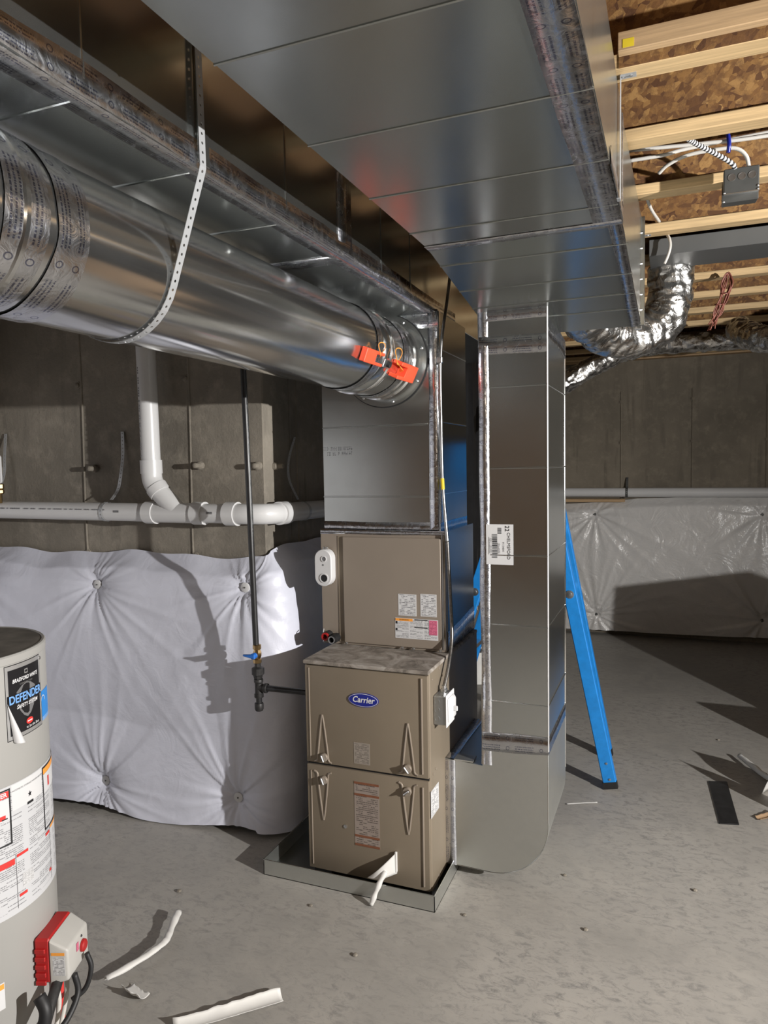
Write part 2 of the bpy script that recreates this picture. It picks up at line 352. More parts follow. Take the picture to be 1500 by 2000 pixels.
def obj(name, mb, mat, parent=None, bevel=0, seg=1, smooth=True, ang=0.6, label=None):
    bm = bmesh.new(); vs = [bm.verts.new(p) for p in mb.v]
    ul = bm.loops.layers.uv.new('UVMap') if mb.uv else None
    for i, f in enumerate(mb.f):
        try: fc = bm.faces.new([vs[k] for k in f])
        except ValueError: continue
        if ul and i in mb.uv:
            for lp, uv in zip(fc.loops, mb.uv[i]): lp[ul].uv = uv
    if not mb.uv or len(mb.f) > 3:
        bmesh.ops.recalc_face_normals(bm, faces=bm.faces)
    if bevel:
        ed = [e for e in bm.edges if len(e.link_faces) == 2 and e.calc_face_angle(0) > 0.5]
        bmesh.ops.bevel(bm, geom=ed, offset=bevel, segments=seg, affect='EDGES', profile=0.6, clamp_overlap=True)
    for f in bm.faces: f.smooth = smooth
    if smooth:
        for e in bm.edges:
            if len(e.link_faces) == 2 and e.calc_face_angle(0) > ang: e.smooth = False
    me = bpy.data.meshes.new(name); bm.to_mesh(me); bm.free()
    o = bpy.data.objects.new(name, me); COL.objects.link(o)
    me.materials.append(M[mat] if isinstance(mat, str) else mat)
    if parent is not None:
        o.parent = parent
        o.matrix_parent_inverse = Matrix.Translation(-V(parent.location))   # meshes are in world coordinates
    if label: o['label'] = label
    return o
def thing(name, label, cat, loc, group=None):
    o = bpy.data.objects.new(name, None); COL.objects.link(o); o.location = loc; o.empty_display_size = 0.1
    o['label'] = label; o['category'] = cat
    if group: o['group'] = group
    return o
def tag(o, label, cat, group=None):
    o['label'] = label; o['category'] = cat
    if group: o['group'] = group
    return o
def struct(name, mb, mat, label=None, **kw):
    o = obj(name, mb, mat, **kw); o['kind'] = 'structure'
    if label: o['label'] = label
    return o
def stuff(o): o['kind'] = 'stuff'; return o

def text_pts(s, size=1.0, shear=0.0, bold=0.0, align='CENTER', sx=1.0, space=1.0):
    cu = bpy.data.curves.new('txt', 'FONT'); cu.body = s; cu.size = size; cu.shear = shear; cu.offset = bold; cu.align_x = align; cu.align_y = 'CENTER'; cu.space_character = space; cu.resolution_u = 3
    to = bpy.data.objects.new('txt', cu); COL.objects.link(to)
    dg = bpy.context.evaluated_depsgraph_get(); me = bpy.data.meshes.new_from_object(to.evaluated_get(dg))
    vs = [(v.co.x*sx, v.co.y) for v in me.vertices]; fs = [tuple(p.vertices) for p in me.polygons]
    bpy.data.objects.remove(to); bpy.data.curves.remove(cu); bpy.data.meshes.remove(me)
    return vs, fs
def text(name, s, fn, mat, parent, size, **kw):
    vs, fs = text_pts(s, size, **kw); mb = MB(); mb.add([fn(x, y) for x, y in vs], fs)
    return obj(name, mb, mat, parent, smooth=False)

def tape(parent, p, q, wdir, width, nrm, mat='tape', name='foil_tape', n=None, wob=0.004, off=0.0012):
    """strip of printed foil tape from p to q, spread along wdir, lying on the face with normal nrm"""
    p, q, wd, nn = V(p), V(q), V(wdir).normalized(), V(nrm).normalized(); ln = (q-p).length
    n = n or max(2, int(ln/0.06)); mb = MB(); sd = random.random()*50
    def e(i, side):
        t = i/n; k = noise.noise(V((t*ln*5+sd, side*3.7, 0)))*wob
        return p.lerp(q, t)+wd*(width/2*side+k)
    for lay in (0, 1):
        pass
    rows = []
    for i in range(n+1):
        l = e(i, -1); r = e(i, 1); c = (l+r)/2; j = lambda a: nn*(off+0.0014*(0.5+0.5*noise.noise(V((i*0.7+sd, a*2.0, 1)))))
        rows.append([l+nn*0.0002, l+j(0), c+j(1), r+j(2), r+nn*0.0002])
    vs = [pt for rw in rows for pt in rw]; fs = []; uv = []
    vcoord = (0, 0.02, 0.5, 0.98, 1)
    for i in range(n):
        for k in range(4):
            fs.append((i*5+k, i*5+k+1, (i+1)*5+k+1, (i+1)*5+k)); u0 = i/n*ln; u1 = (i+1)/n*ln
            uv.append(((u0, vcoord[k]), (u0, vcoord[k+1]), (u1, vcoord[k+1]), (u1, vcoord[k])))
    mb.add(vs, fs, uv)
    return obj(name, mb, mat, parent, smooth=True, ang=3.0)
def plate(parent, name, o, ux, uy, w_, h_, mat, t=0.0008, label=None):
    """thin sticker: centre o, unit axes ux, uy"""
    o, ux, uy = V(o), V(ux), V(uy); n = ux.cross(uy).normalized(); mb = MB()
    a, b = ux*w_/2, uy*h_/2
    mb.quad(o-a-b+n*t, o+a-b+n*t, o+a+b+n*t, o-a+b+n*t)
    for s_, e_ in (((-a-b), (a-b)), ((a-b), (a+b)), ((a+b), (b-a)), ((b-a), (-a-b))):
        mb.quad(o+s_, o+e_, o+e_+n*t, o+s_+n*t, ((0, 0), (0, 0), (0, 0), (0, 0)))
    return obj(name, mb, mat, parent, smooth=False, label=label)
def path(pts, n=8):
    """Catmull-Rom through pts"""
    pts = [V(p) for p in pts]; P = [pts[0]*2-pts[1]]+pts+[pts[-1]*2-pts[-2]]; out = []
    for i in range(1, len(P)-2):
        for k in range(n):
            t = k/n; a, b, c, d = P[i-1], P[i], P[i+1], P[i+2]
            out.append(0.5*((2*b)+(c-a)*t+(2*a-5*b+4*c-d)*t*t+(3*b-a-3*c+d)*t**3))
    out.append(pts[-1]); return out

# ================================================================ the setting
XL, XR, YB, YF, YW, XC = -3.75, 5.2, -3.3, 7.45, 2.93, -1.775
ZT = 3.02
struct('floor', MB().box(XL-0.2, XR+0.2, YB-0.2, YF+0.2, -0.15, 0.0), 'floor', 'smudged grey concrete slab floor')
struct('ceiling', MB().box(XL-0.2, XR+0.2, YB-0.2, YF+0.2, ZT, ZT+0.02), 'subfloor', 'brown oriented strand board subfloor above the joists')
wl = struct('wall_left', MB().box(XL, XC, YW, YW+0.25, 0, 2.69), 'wall', 'stained grey poured concrete wall behind the white drain pipe', bevel=0.006)
ws = struct('wall_side', MB().box(XC-0.25, XC, YW+0.25, YF, 0, 2.69), 'wall', 'dark poured concrete wall running back behind the furnace')
wf = struct('wall_far', MB().box(XC, XR, YF, YF+0.25, 0, 2.69), 'wallfar', 'brown stained concrete wall at the far end')
struct('wall_near', MB().box(XL, XR, YB-0.25, YB, 0, 2.69), 'brownwall', 'brown boarded wall behind the camera')
struct('wall_right', MB().box(XR, XR+0.25, YB, YF, 0, 2.69), 'wallfar', 'concrete wall beyond the right edge')
struct('wall_end', MB().box(XL-0.25, XL, YB, YW+0.25, 0, 2.69), 'wall', 'concrete wall beyond the left edge')
for x in (-3.53, -2.865, -2.19):
    pts = [(x+0.004*math.sin(z*5+x), YW, z) for z in [i*0.135 for i in range(20)]]
    obj('form_seam', MB().tube(pts, 0.006, 6), 'wall', wl)
for y in (3.25, 3.9, 4.6):
    obj('form_seam', MB().tube([(XC, y, 0.0), (XC, y, 2.69)], 0.006, 6), 'wall', ws)
for x in (-1.1, -0.462, 0.181, 0.81, 1.45, 2.1):
    obj('form_seam', MB().tube([(x, YF, z*0.3) for z in range(9)], 0.008, 6), 'wallfar', wf)
def tie(parent, p, n, r=0.019, ln=0.05, mat='wall'):
    p, n = V(p), V(n)
    obj('form_tie', MB().lathe([(r*1.25, -0.005), (r*1.2, ln*0.35), (r*0.8, ln*0.45), (r*0.75, ln), (r*0.35, ln+0.004)], p, n, 10), mat, parent)
for x, z, ln in ((-2.79, 1.73, 0.05), (-2.13, 1.735, 0.055), (-1.805, 1.728, 0.045), (-2.885, 2.165, 0.008), (-2.205, 2.16, 0.008), (-3.45, 1.73, 0.05), (-2.865, 1.285, 0.012), (-2.18, 1.29, 0.012)):
    tie(wl, (x, YW, z), (0, -1, 0), 0.017, ln)
for y in (3.02, 3.6): tie(ws, (XC, y, 1.725), (1, 0, 0), 0.016, 0.05)
for x, z in ((-0.462, 1.9), (0.181, 1.9), (-0.462, 2.3), (0.181, 2.3), (0.81, 1.9)): tie(wf, (x, YF, z), (0, -1, 0), 0.02, 0.01, 'wallfar')

sp = obj('sill_plate', MB().box(XC, XR, YF-0.10, YF+0.04, 2.69, 2.728), 'wood2'); sp['kind'] = 'structure'; sp['label'] = 'flat lumber sill plate on top of the far concrete wall'
sp2 = obj('rim_board', MB().box(XC, XR, YF+0.0, YF+0.03, 2.728, ZT), 'osb'); sp2['kind'] = 'structure'; sp2['label'] = 'strand board rim closing the joist ends above the sill'

# ---------------------------------------------------------------- I-joists
ordn = ['first', 'second', 'third', 'fourth', 'fifth', 'sixth', 'seventh', 'eighth', 'ninth', 'tenth', 'eleventh', 'twelfth']
J0, DJ, ZJ = 1.914, 0.4855, 2.70
XJ0, XJ1, RXJ = XL, XR, -0.13
def joist_parts(y, parent):
    obj('bottom_flange', MB().box(XJ0, XJ1, y, y+0.072, ZJ, ZJ+0.038), 'wood', parent, bevel=0.003)
    obj('top_flange', MB().box(XJ0, XJ1, y, y+0.072, ZT-0.038, ZT), 'wood2', parent)
    obj('web', MB().box(XJ0, XJ1, y+0.030, y+0.042, ZJ+0.036, ZT-0.036), 'osb', parent)
jn = [n for n in range(-10, 12)]
for n in jn:
    y = J0+DJ*n+(0.044 if n == 0 else 0)
    if n < -1: lab, g = 'I-joist with pale flange out of view behind the camera', 'joists behind the camera'
    else: lab, g = 'wood I-joist with strand board web, %s from the top edge of the photo' % ordn[min(n+1, 11)], None
    if n > 10: lab = 'wood I-joist nearest the far concrete wall'
    t = thing('i_joist', lab, 'joist', (0, y, ZJ), g); joist_parts(y, t)
    if n == 0: obj('gap_shade_strip', MB().box(RXJ, XJ1, y-0.0015, y+0.001, ZJ+0.001, ZJ+0.038), 'osb', t)  # brown strip stands in for the shadowed gap before the web
    if n == -1: obj('paint_mark', MB().box(-0.14, 0.06, y+0.02, y+0.066, ZJ-0.0006, ZJ+0.001), 'yellow', t)
nb = thing('nailer_board', 'tan lumber nailer with a yellow mark in front of the second joist', 'lumber', (1.0, 1.91, 2.715))
obj('board', MB().box(RXJ, XJ1, 1.908, 1.936, 2.716, 2.762), 'wood2', nb, bevel=0.002)
obj('paint_mark', MB().box(-0.118, -0.092, 1.9074, 1.909, 2.722, 2.742), 'yellow', nb)

# ---------------------------------------------------------------- white insulation blankets
def blanket(name, P, S, L1, hem, top, base, pins, mat, nu, nv, seed, amp=0.6):
    """P(s, d, z) maps arclength s, standoff d, height z to a point"""
    def thick(s, z):
        f = (z-hem(s))/max(0.01, top(s)-hem(s))
        t = base(s, f)
        dip = 1.0; cre = 0.0
        for (ps, pz, sd) in pins:
            dx, dz = s-ps, z-pz; r = math.hypot(dx, dz); th = math.atan2(dz, dx)
            dip *= 1-0.34*math.exp(-(r/0.08)**1.2)
            a = math.exp(-r/0.34)*min(1, r/0.05)
            k = noise.noise(V((math.cos(th)*3.2+sd, math.sin(th)*3.2, sd+r*0.7)))
            k2 = noise.noise(V((math.cos(th)*7.5+sd, math.sin(th)*7.5, sd+3+r*1.0)))
            cre += amp*a*(0.014*max(-0.4, 1-abs(k)*4.5)+0.006*max(-0.4, 1-abs(k2)*3.5)*math.exp(-r/0.2))
        n0 = 0.012*noise.noise(V((s*1.3+seed, z*1.1, seed)))+0.003*noise.noise(V((s*4.3, z*3.1, seed)))
        edge = min(1, (1-f)/0.06)*0.7+0.3
        return max(0.012, (t*dip+cre+n0)*edge)
    mb = MB()
    def fn(u, v):
        s = S[0]+(S[1]-S[0])*u; z = hem(s)+(top(s)-hem(s))*v
        return P(s, thick(s, z), z)
    mb.grid(nu, nv, fn)
    return mb, thick
S_c = XC-XL; arc = 0.22
def P_left(s, d, z):
    if s < S_c: return (XL+s, YW-d, z)
    if s < S_c+arc:
        a = (s-S_c)/arc*PI/2; return (XC+math.sin(a)*d, YW-math.cos(a)*d, z)
    return (XC+d, YW+(s-S_c-arc), z)
sx = lambda X: X-XL
def hemL(s): return 0.035+0.02*math.sin(s*3.1)+0.012*math.sin(s*7.7)-0.012*(s > S_c)
def topL(s): return 1.30+0.010*math.sin(s*6.3)+0.006*math.sin(s*17)+(0.045*min(1, max(0, (s-S_c)/0.5)))
def baseL(s, f):
    b = 0.125+0.05*math.sin(PI*min(1, max(0, f)))
    low = max(0, 1-f/0.35)
    left = max(0, min(1, (sx(-1.9)-s)/0.9))
    return b+low*(0.03+0.09*left)-0.05*max(0, (f-0.85)/0.15)
pinsL = [(sx(-3.58), 1.15, 1.3), (sx(-2.706), 1.141, 2.7), (sx(-1.835), 1.165, 9.4), (sx(-3.55), 0.15, 3.1), (sx(-2.661), 0.145, 4.9), (sx(-1.891), 0.165, 6.2), (S_c+arc+0.62, 1.15, 7.7), (S_c+arc+0.7, 0.2, 8.8)]
mbL, thL = blanket('x', P_left, (0.02, S_c+arc+1.9), 0, hemL, topL, baseL, pinsL, 'blanket', 460, 170, 3.3)
bl = thing('insulation_blanket', 'white vinyl faced insulation blanket pinned along the left concrete wall', 'insulation', (-2.6, YW, 0))
obj('facing', mbL, 'blanket', bl, ang=3)
def washer(parent, p, n, mat, r=0.028):
    o = obj('pin_washer', MB().lathe([(r, -0.004), (r, 0.002), (r*0.85, 0.004), (r*0.25, 0.003), (0.0, 0.004)], p, n, 16), mat, parent)
    obj('pin', MB().lathe([(0.004, 0), (0.004, 0.007), (0, 0.009)], p, n, 6), 'jbox', o)
for ps, pz, sd in pinsL[:6]:
    d = thL(ps, pz); p = V(P_left(ps, d, pz)); washer(bl, p+V((0, -0.016, 0)), (0, -1, 0), 'white', 0.024)
XF0, XF1 = XC+0.02, 4.0
P_far = lambda s, d, z: (XF0+s, YF-d, z)
sf = lambda X: X-XF0
def hemF(s): return 0.03+0.045*max(0, min(1, (s-0.8)/1.6))+0.01*math.sin(s*2.2)
def topF(s): return 1.29+0.075*max(0, min(1, (s-0.75)/0.7))+0.012*math.sin(s*3.5)
def baseF(s, f): return 0.10+0.05*math.sin(PI*min(1, max(0, f)))
pinsF = [(sf(-0.704), 1.2, 1.1), (sf(0.772), 1.21, 2.2), (sf(-0.688), 0.2, 3.3), (sf(0.787), 0.23, 4.4), (sf(-1.6), 1.2, 5.0), (sf(2.2), 1.2, 6.0), (sf(2.2), 0.2, 7.0)]
mbF, thF = blanket('x', P_far, (0, XF1-XF0), 0, hemF, topF, baseF, pinsF, 'blanket2', 380, 110, 8.1, 1.7)
bf = thing('insulation_blanket', 'shiny translucent insulation blanket pinned along the far right concrete wall', 'insulation', (0.5, YF, 0))
obj('facing', mbF, 'blanket2', bf, ang=3)
for ps, pz, sd in pinsF[:4]:
    d = thF(ps, pz); washer(bf, V(P_far(ps, d+0.004, pz)), (0, -1, 0), 'jbox', 0.016)
# third blanket on the wall beyond the left edge of the photo (mirrored in the ducts)
P_end = lambda s, d, z: (XL+d, YB+s, z)
mbE, thE = blanket('x', P_end, (0.2, YW-YB-0.3), 0, lambda s: 0.04, lambda s: 2.45, baseF, [(1.0, 1.15, 1.0), (2.0, 1.1, 2.0), (3.2, 1.2, 3.0), (4.4, 1.2, 4.0)], 'blanket', 120, 60, 5.5)
tag(obj('insulation_blanket', mbE, 'blanket3', ang=3), 'white insulation blanket on the wall beyond the left edge of the photo', 'insulation')

# ---------------------------------------------------------------- off-frame boxes that throw the long shadows on the far floor
def panel(lab, poly, y0, y1):
    o = obj('cardboard_panel', MB().prism(poly, lambda u, v, w_: V((u, w_, v)), y0, y1), 'cardboard', bevel=0.003); return tag(o, lab, 'cardboard')
panel('low cardboard panel standing on the floor beyond the right edge of the photo', [(0.82, 0), (1.9, 0), (1.9, 0.40), (0.82, 0.40)], 4.505, 4.534)
panel('tall cardboard panel standing on the floor beyond the right edge of the photo', [(1.19, 0), (2.6, 0), (2.6, 0.95), (1.82, 1.235), (1.19, 1.128)], 4.415, 4.445)

mb = MB(); mb.grid(40, 10, lambda u, v: (-1.60+0.03*math.sin(u*31)+0.015*math.sin(u*71+v*4), 5.08+2.12*u, 0.72+1.92*v))  # sheet added so the gap behind the ladder stays black
o = tag(obj('added_black_sheet', mb, 'dark', ang=3), 'black sheet added to darken the gap between plenum and return drop', 'sheeting')
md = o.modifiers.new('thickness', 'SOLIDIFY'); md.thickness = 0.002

# ================================================================ ductwork
# ---- supply trunk (left)
SXL, SXR, SZ0, SZ1 = -1.64, -0.919, 2.345, 2.685
st = thing('supply_duct', 'rectangular sheet metal supply trunk with brown reflecting side, upper left', 'duct', (-1.35, 1.5, SZ0))
obj('duct_section', MB().box(SXL, SXR, -2.4, 2.012, SZ0, SZ1), 'galv', st, bevel=0.002)
obj('duct_section', MB().box(SXL, SXR, 2.014, 4.4, SZ0, SZ1), 'galv', st, bevel=0.002)
for y in (-0.2, 0.09, 0.38, 0.68, 0.975, 1.30, 1.66, 2.31, 2.6):
    obj('bead', MB().tube([(SXR, y, SZ0+0.03), (SXR, y, SZ1)], 0.0028, 6), 'galv', st)
    if y < 2.3: obj('bead', MB().tube([(SXL, y, SZ0), (SXR-0.03, y, SZ0)], 0.0032, 6), 'galv', st)
obj('drive_cleat', MB().box(SXR, SXR+0.004, 1.285, 1.325, SZ0+0.01, SZ1), 'galv', st, bevel=0.001)
tape(st, (SXR-0.026, -1.2, SZ0), (SXR-0.026, 2.86, SZ0), (1, 0, 0), 0.052, (0, 0, -1))
tape(st, (SXR, -1.2, SZ0+0.028), (SXR, 3.2, SZ0+0.028), (0, 0, 1), 0.056, (1, 0, 0), wob=0.010)
tape(st, (SXR, 2.013, SZ0+0.02), (SXR, 2.013, SZ1), (0, 1, 0), 0.10, (1, 0, 0))
tape(st, (SXL+0.3, 2.013, SZ0), (SXR-0.01, 2.013, SZ0), (0, 1, 0), 0.08, (0, 0, -1))
# ---- supply plenum over the coil
PX0, PX1, PY0, PY1, PZ0, PZ1 = -1.442, -0.900, 2.88, 3.30, 1.438, 2.352
pl = thing('supply_plenum', 'square sheet metal plenum standing on the coil cabinet', 'duct', (-1.17, 3.09, PZ0))
obj('plenum_body', MB().box(PX0, PX1, PY0, PY1, PZ0, PZ1), 'galv', pl, bevel=0.002)
obj('darkened_side', MB().box(PX1-0.001, PX1+0.0012, PY0+0.002, PY1, PZ0, PZ1), 'galv_side', pl)  # thin skin carrying the darkened side colour
for z in (1.585, 1.889, 2.19):
    obj('bead', MB().tube([(PX0, PY0, z), (PX1-0.05, PY0, z)], 0.0034, 6), 'galv', pl)
    obj('bead', MB().tube([(PX1, PY0+0.02, z+0.01), (PX1, PY1, z+0.01)], 0.0034, 6), 'galv', pl)
tape(pl, (PX1-0.022, PY0, PZ0), (PX1-0.022, PY0, PZ1), (1, 0, 0), 0.044, (0, -1, 0))
tape(pl, (PX1, PY0+0.016, PZ0), (PX1, PY0+0.016, PZ1), (0, 1, 0), 0.032, (1, 0, 0))
tape(pl, (PX0, PY0, PZ0+0.012), (PX1, PY0, PZ0+0.012), (0, 0, 1), 0.05, (0, -1, 0))
tape(pl, (PX1, PY0, PZ0+0.012), (PX1, PY1, PZ0+0.012), (0, 0, 1), 0.05, (1, 0, 0))
tape(pl, (PX0+0.2, PY0, PZ1-0.03), (PX1, PY0, PZ1-0.03), (0, 0, 1), 0.07, (0, -1, 0), wob=0.012)
mp = MB()
for r, z in ((0, 1.790), (1, 1.768)):
    for i in range(16):
        if random.random() < 0.72:
            x = -1.437+i*0.0088
            for k in range(3): mp.box(x, x+0.006*random.choice((0.4, 1)), PY0-0.0006, PY0, z+k*0.006, z+k*0.006+0.002)
stuff(obj('mill_print', mp, 'ink', pl, smooth=False, label='faint dot matrix mill print'))
# ---- round supply duct
DX, DZ, DR = -1.14, 2.162, 0.157
rd = thing('round_duct', 'large round galvanized duct running into the plenum, upper left', 'duct', (DX, 1.5, DZ-DR))
AX = (0, 1, 0)
obj('duct_pipe', MB().lathe([(DR, -2.2), (DR, 0.955)], (DX, 0, DZ), AX, 72), 'galv_smooth', rd)
obj('duct_pipe', MB().lathe([(DR-0.002, 0.93), (DR-0.002, 1.7), (DR-0.001, 2.2), (DR-0.002, 2.50)], (DX, 0, DZ), AX, 72), 'galv_smooth', rd)
obj('seam_ring', MB().lathe([(DR-0.001, 0.895), (DR+0.006, 0.902), (DR+0.006, 0.91), (DR-0.001, 0.917)], (DX, 0, DZ), AX, 64), 'galv_smooth', rd)
def ring_tape(y0, y1, r, parent, mat='tape'):
    mb = MB(); n = 96; sd = random.random()*40; vs = []; fs = []; uv = []
    for k in range(n+1):
        a = 2*PI*k/n; w0 = noise.noise(V((math.cos(a)*2+sd, math.sin(a)*2, 0)))*0.006; w1 = noise.noise(V((math.cos(a)*2+sd, math.sin(a)*2, 9)))*0.006
        for j in range(4):
            y = (y0+w0)*(1-j/3)+(y1+w1)*j/3
            rr = r+0.001+(0.0016*noise.noise(V((math.cos(a)*7+sd, math.sin(a)*7, j*1.1))) if 0 < j < 3 else 0)
            vs.append((DX+rr*math.cos(a), y, DZ+rr*math.sin(a)))
    for k in range(n):
        for j in range(3):
            fs.append((k*4+j, k*4+j+1, (k+1)*4+j+1, (k+1)*4+j)); u0, u1 = k/n*2*PI*r, (k+1)/n*2*PI*r
            uv.append(((u0, j/3), (u0, (j+1)/3), (u1, (j+1)/3), (u1, j/3)))
    mb.add(vs, fs, uv); return obj('foil_tape', mb, mat, parent, ang=3)
ring_tape(0.865, 0.950, DR+0.002, rd); ring_tape(0.970, 1.045, DR, rd); ring_tape(0.78, 0.85, DR, rd)
ring_tape(2.42, 2.50, DR+0.001, rd); ring_tape(2.69, 2.77, DR+0.004, rd)
cl = obj('damper_collar', MB().lathe([(DR-0.001, 2.47), (DR+0.004, 2.48), (DR+0.004, 2.545), (DR+0.009, 2.552), (DR+0.009, 2.562), (DR+0.003, 2.57), (DR+0.003, 2.74), (DR+0.010, 2.75), (DR+0.010, 2.762), (DR+0.004, 2.77), (DR+0.004, 2.80), (DR+0.011, 2.808), (DR+0.011, 2.82), (DR+0.006, 2.83), (DR+0.006, 2.872)], (DX, 0, DZ), AX, 72), 'galv_smooth', rd)
fl = obj('flange', MB().lathe([(DR, 2.868), (0.193, 2.868), (0.193, 2.876), (DR, 2.876)], (DX, 0, DZ), AX, 72), 'galv', rd)
obj('flange_gap_shade', MB().lathe([(0.15, 2.8765), (0.197, 2.8765), (0.197, 2.8797), (0.15, 2.8797)], (DX, 0, DZ), AX, 72), 'dark', rd)  # black ring paints the gap shadow around the flange
for k in range(8):
    a = 2*PI*(k+0.3)/8; p = V((DX+0.178*math.cos(a), 2.868, DZ+0.178*math.sin(a)))
    obj('screw', MB().lathe([(0.006, 0), (0.006, 0.003), (0.003, 0.006), (0, 0.006)], p, (0, -1, 0), 8), 'steel', fl)
def on_duct(y, ang, r=0.0): return V((DX+(DR+r)*math.cos(ang), y, DZ+(DR+r)*math.sin(ang)))
def duct_label(name, y, a, ly, la, mat):
    mb = MB(); mb.grid(2, 6, lambda u, v: on_duct(y+(u-0.5)*ly, a+(v-0.5)*la, 0.0045)); obj(name, mb, mat, cl, ang=3)
duct_label('rating_label', 2.56, 0.06, 0.034, 0.42, 'lbl'); duct_label('rating_label', 2.56, -0.98, 0.034, 0.42, 'lbl')

# orange handles strapped to the damper collar
dh = thing('damper_actuator', 'bright orange damper wind-band clip with wire loops on the round duct', 'damper', on_duct(2.5, -0.4, 0.02))
def orange_clip(y0, y1, ang, w_, h_, notch):
    c0 = on_duct((y0+y1)/2, ang, h_/2+0.002); rad = V((math.cos(ang), 0, math.sin(ang))); tan = V((-math.sin(ang), 0, math.cos(ang)))
    L_ = (y1-y0)/2
    poly = [(-L_, -w_/2), (L_, -w_/2), (L_, w_/2), (-L_, w_/2), (-L_, w_*0.28), (-L_+notch, w_*0.28), (-L_+notch, -w_*0.28), (-L_, -w_*0.28)]
    if notch < 0: poly = [(-L_, -w_/2), (L_, -w_/2), (L_, -w_*0.28), (L_+notch, -w_*0.28), (L_+notch, w_*0.28), (L_, w_*0.28), (L_, w_/2), (-L_, w_/2)]
    mb = MB(); mb.prism(poly, lambda u, v, w: c0+V((0, 1, 0))*u+tan*v+rad*w, -h_/2, h_/2)
    return obj('clip', mb, 'orange', dh, bevel=0.002), c0, tan, rad
o1, c1, t1, ra1 = orange_clip(2.285, 2.445, -0.36, 0.050, 0.022, -0.07)
o2, c2, t2, ra2 = orange_clip(2.585, 2.765, -0.44, 0.066, 0.040, 0.07)
obj('spindle', MB().cyl(on_duct(2.525, -0.40, 0), on_duct(2.525, -0.40, 0.022), 0.012, 12), 'dark', dh)
obj('spindle_bracket', MB().obox(on_duct(2.525, -0.40, 0.006), (0, 0.035, 0), V((-math.sin(-0.4), 0, math.cos(-0.4)))*0.016, V((math.cos(-0.4), 0, math.sin(-0.4)))*0.004), 'steel', dh, bevel=0.002)
def loop(y, ang, rr, up_):
    pts = [on_duct(y+rr*math.cos(a), ang+0.10+rr*math.sin(a)/DR, 0.024+0.006*math.sin(a*2)) for a in [2*PI*k/20 for k in range(21)]]
    obj('wire_loop', MB().tube(pts, 0.0016, 6), 'orangeprint', dh)
loop(2.405, -0.27, 0.022, 0); loop(2.575, -0.27, 0.026, 0)
for k in range(4):
    obj('lead_wire', MB().tube(path([on_duct(2.575, -0.30-0.01*k, 0.024), on_duct(2.60+0.01*k, -0.38-0.01*k, 0.034), on_duct(2.63+0.005*k, -0.44-0.015*k, 0.02)], 5), 0.0014, 5), 'orangeprint', dh)

# ---- perforated strap round the duct
def strap(name, pts, width, wdir, pitch=0.019, hole=0.0032, t=0.0012, mat='strap', parent=None):
    pts = [V(p) for p in pts]; wd = V(wdir).normalized()
    seg = [0]
    for a, b in zip(pts, pts[1:]): seg.append(seg[-1]+(b-a).length)
    def at(s):
        for i in range(len(pts)-1):
            if s <= seg[i+1] or i == len(pts)-2:
                f = (s-seg[i])/max(1e-6, seg[i+1]-seg[i]); return pts[i].lerp(pts[i+1], f), (pts[i+1]-pts[i]).normalized()
    n = int(seg[-1]/pitch); mb = MB()
    for k in range(n):
        s0 = k*pitch; corners = []; ring = []
        for (ds, dw) in ((0, -1), (0.5, -1), (1, -1), (1, 0), (1, 1), (0.5, 1), (0, 1), (0, 0)):
            p, d = at(s0+ds*pitch); nn = d.cross(wd).normalized(); corners.append((p+wd*dw*width/2, nn))
            a = math.atan2(dw*0.5, ds-0.5); pc, dd = at(s0+pitch*0.5+math.cos(a)*hole); ring.append((pc+wd*math.sin(a)*hole, nn))
        vs = []
        for lay in (0, 1):
            for p, nn in corners: vs.append(p+nn*t*lay)
            for p, nn in ring: vs.append(p+nn*t*lay)
        fs = []
        for i in range(8):
            j = (i+1) % 8
            fs += [(i, j, 8+j, 8+i), (16+i, 24+i, 24+j, 16+j), (8+i, 8+j, 24+j, 24+i)]
        for i, j in ((0, 1), (1, 2), (4, 5), (5, 6)): fs.append((i, 16+i, 16+j, j))
        mb.add(vs, fs)
    return obj(name, mb, mat, parent, smooth=False)
sp_ = [(SXR+0.010, 1.285, SZ1), (SXR+0.014, 1.285, SZ0+0.01), (SXR+0.014, 1.285, SZ0-0.004)]
for k in range(14):
    a = math.radians(-18-k*11); sp_.append((DX+(DR+0.003)*math.cos(a), 1.285, DZ+(DR+0.003)*math.sin(a)))
tag(strap('hanger_strap', sp_, 0.021, (0, 1, 0)), 'pale perforated metal strap looped under the large round duct', 'strap')

# ---- return trunk (overhead, right)
RX0, RX1, RZ0, RZ1, RYB, RYE, RZE = -0.717, -0.135, 2.395, 2.685, 2.19, 3.11, 2.262
rtk = thing('return_duct', 'wide grey sheet metal return trunk overhead in the centre', 'duct', (-0.43, 1.5, RZ0))
obj('duct_section', MB().box(RX0, RX1, -2.4, RYB-0.001, RZ0, RZ1), 'galv_dull', rtk, bevel=0.002)
obj('duct_transition', MB().hexa([(RX0, RYB, RZ0), (RX1, RYB, RZ0), (RX1+0.018, RYE, RZE), (RX0, RYE, RZE), (RX0, RYB, RZ1), (RX1, RYB, RZ1), (RX1+0.018, RYE, RZ1), (RX0, RYE, RZ1)]), 'galv_dull', rtk, bevel=0.002)
for y in (-0.3, 0.04, 0.38, 0.72, 1.06, 1.395, 1.727, 2.03):
    obj('bead', MB().tube([(RX0, y, RZ0), (RX1, y, RZ0)], 0.0028, 6), 'galv_dull', rtk)
slope = (RZE-RZ0)/(RYE-RYB)
for y in (2.33, 2.56, 2.74, 2.90):
    z = RZ0+slope*(y-RYB); obj('bead', MB().tube([(RX0, y, z), (RX1+0.01, y, z)], 0.0034, 6), 'galv_dull', rtk)
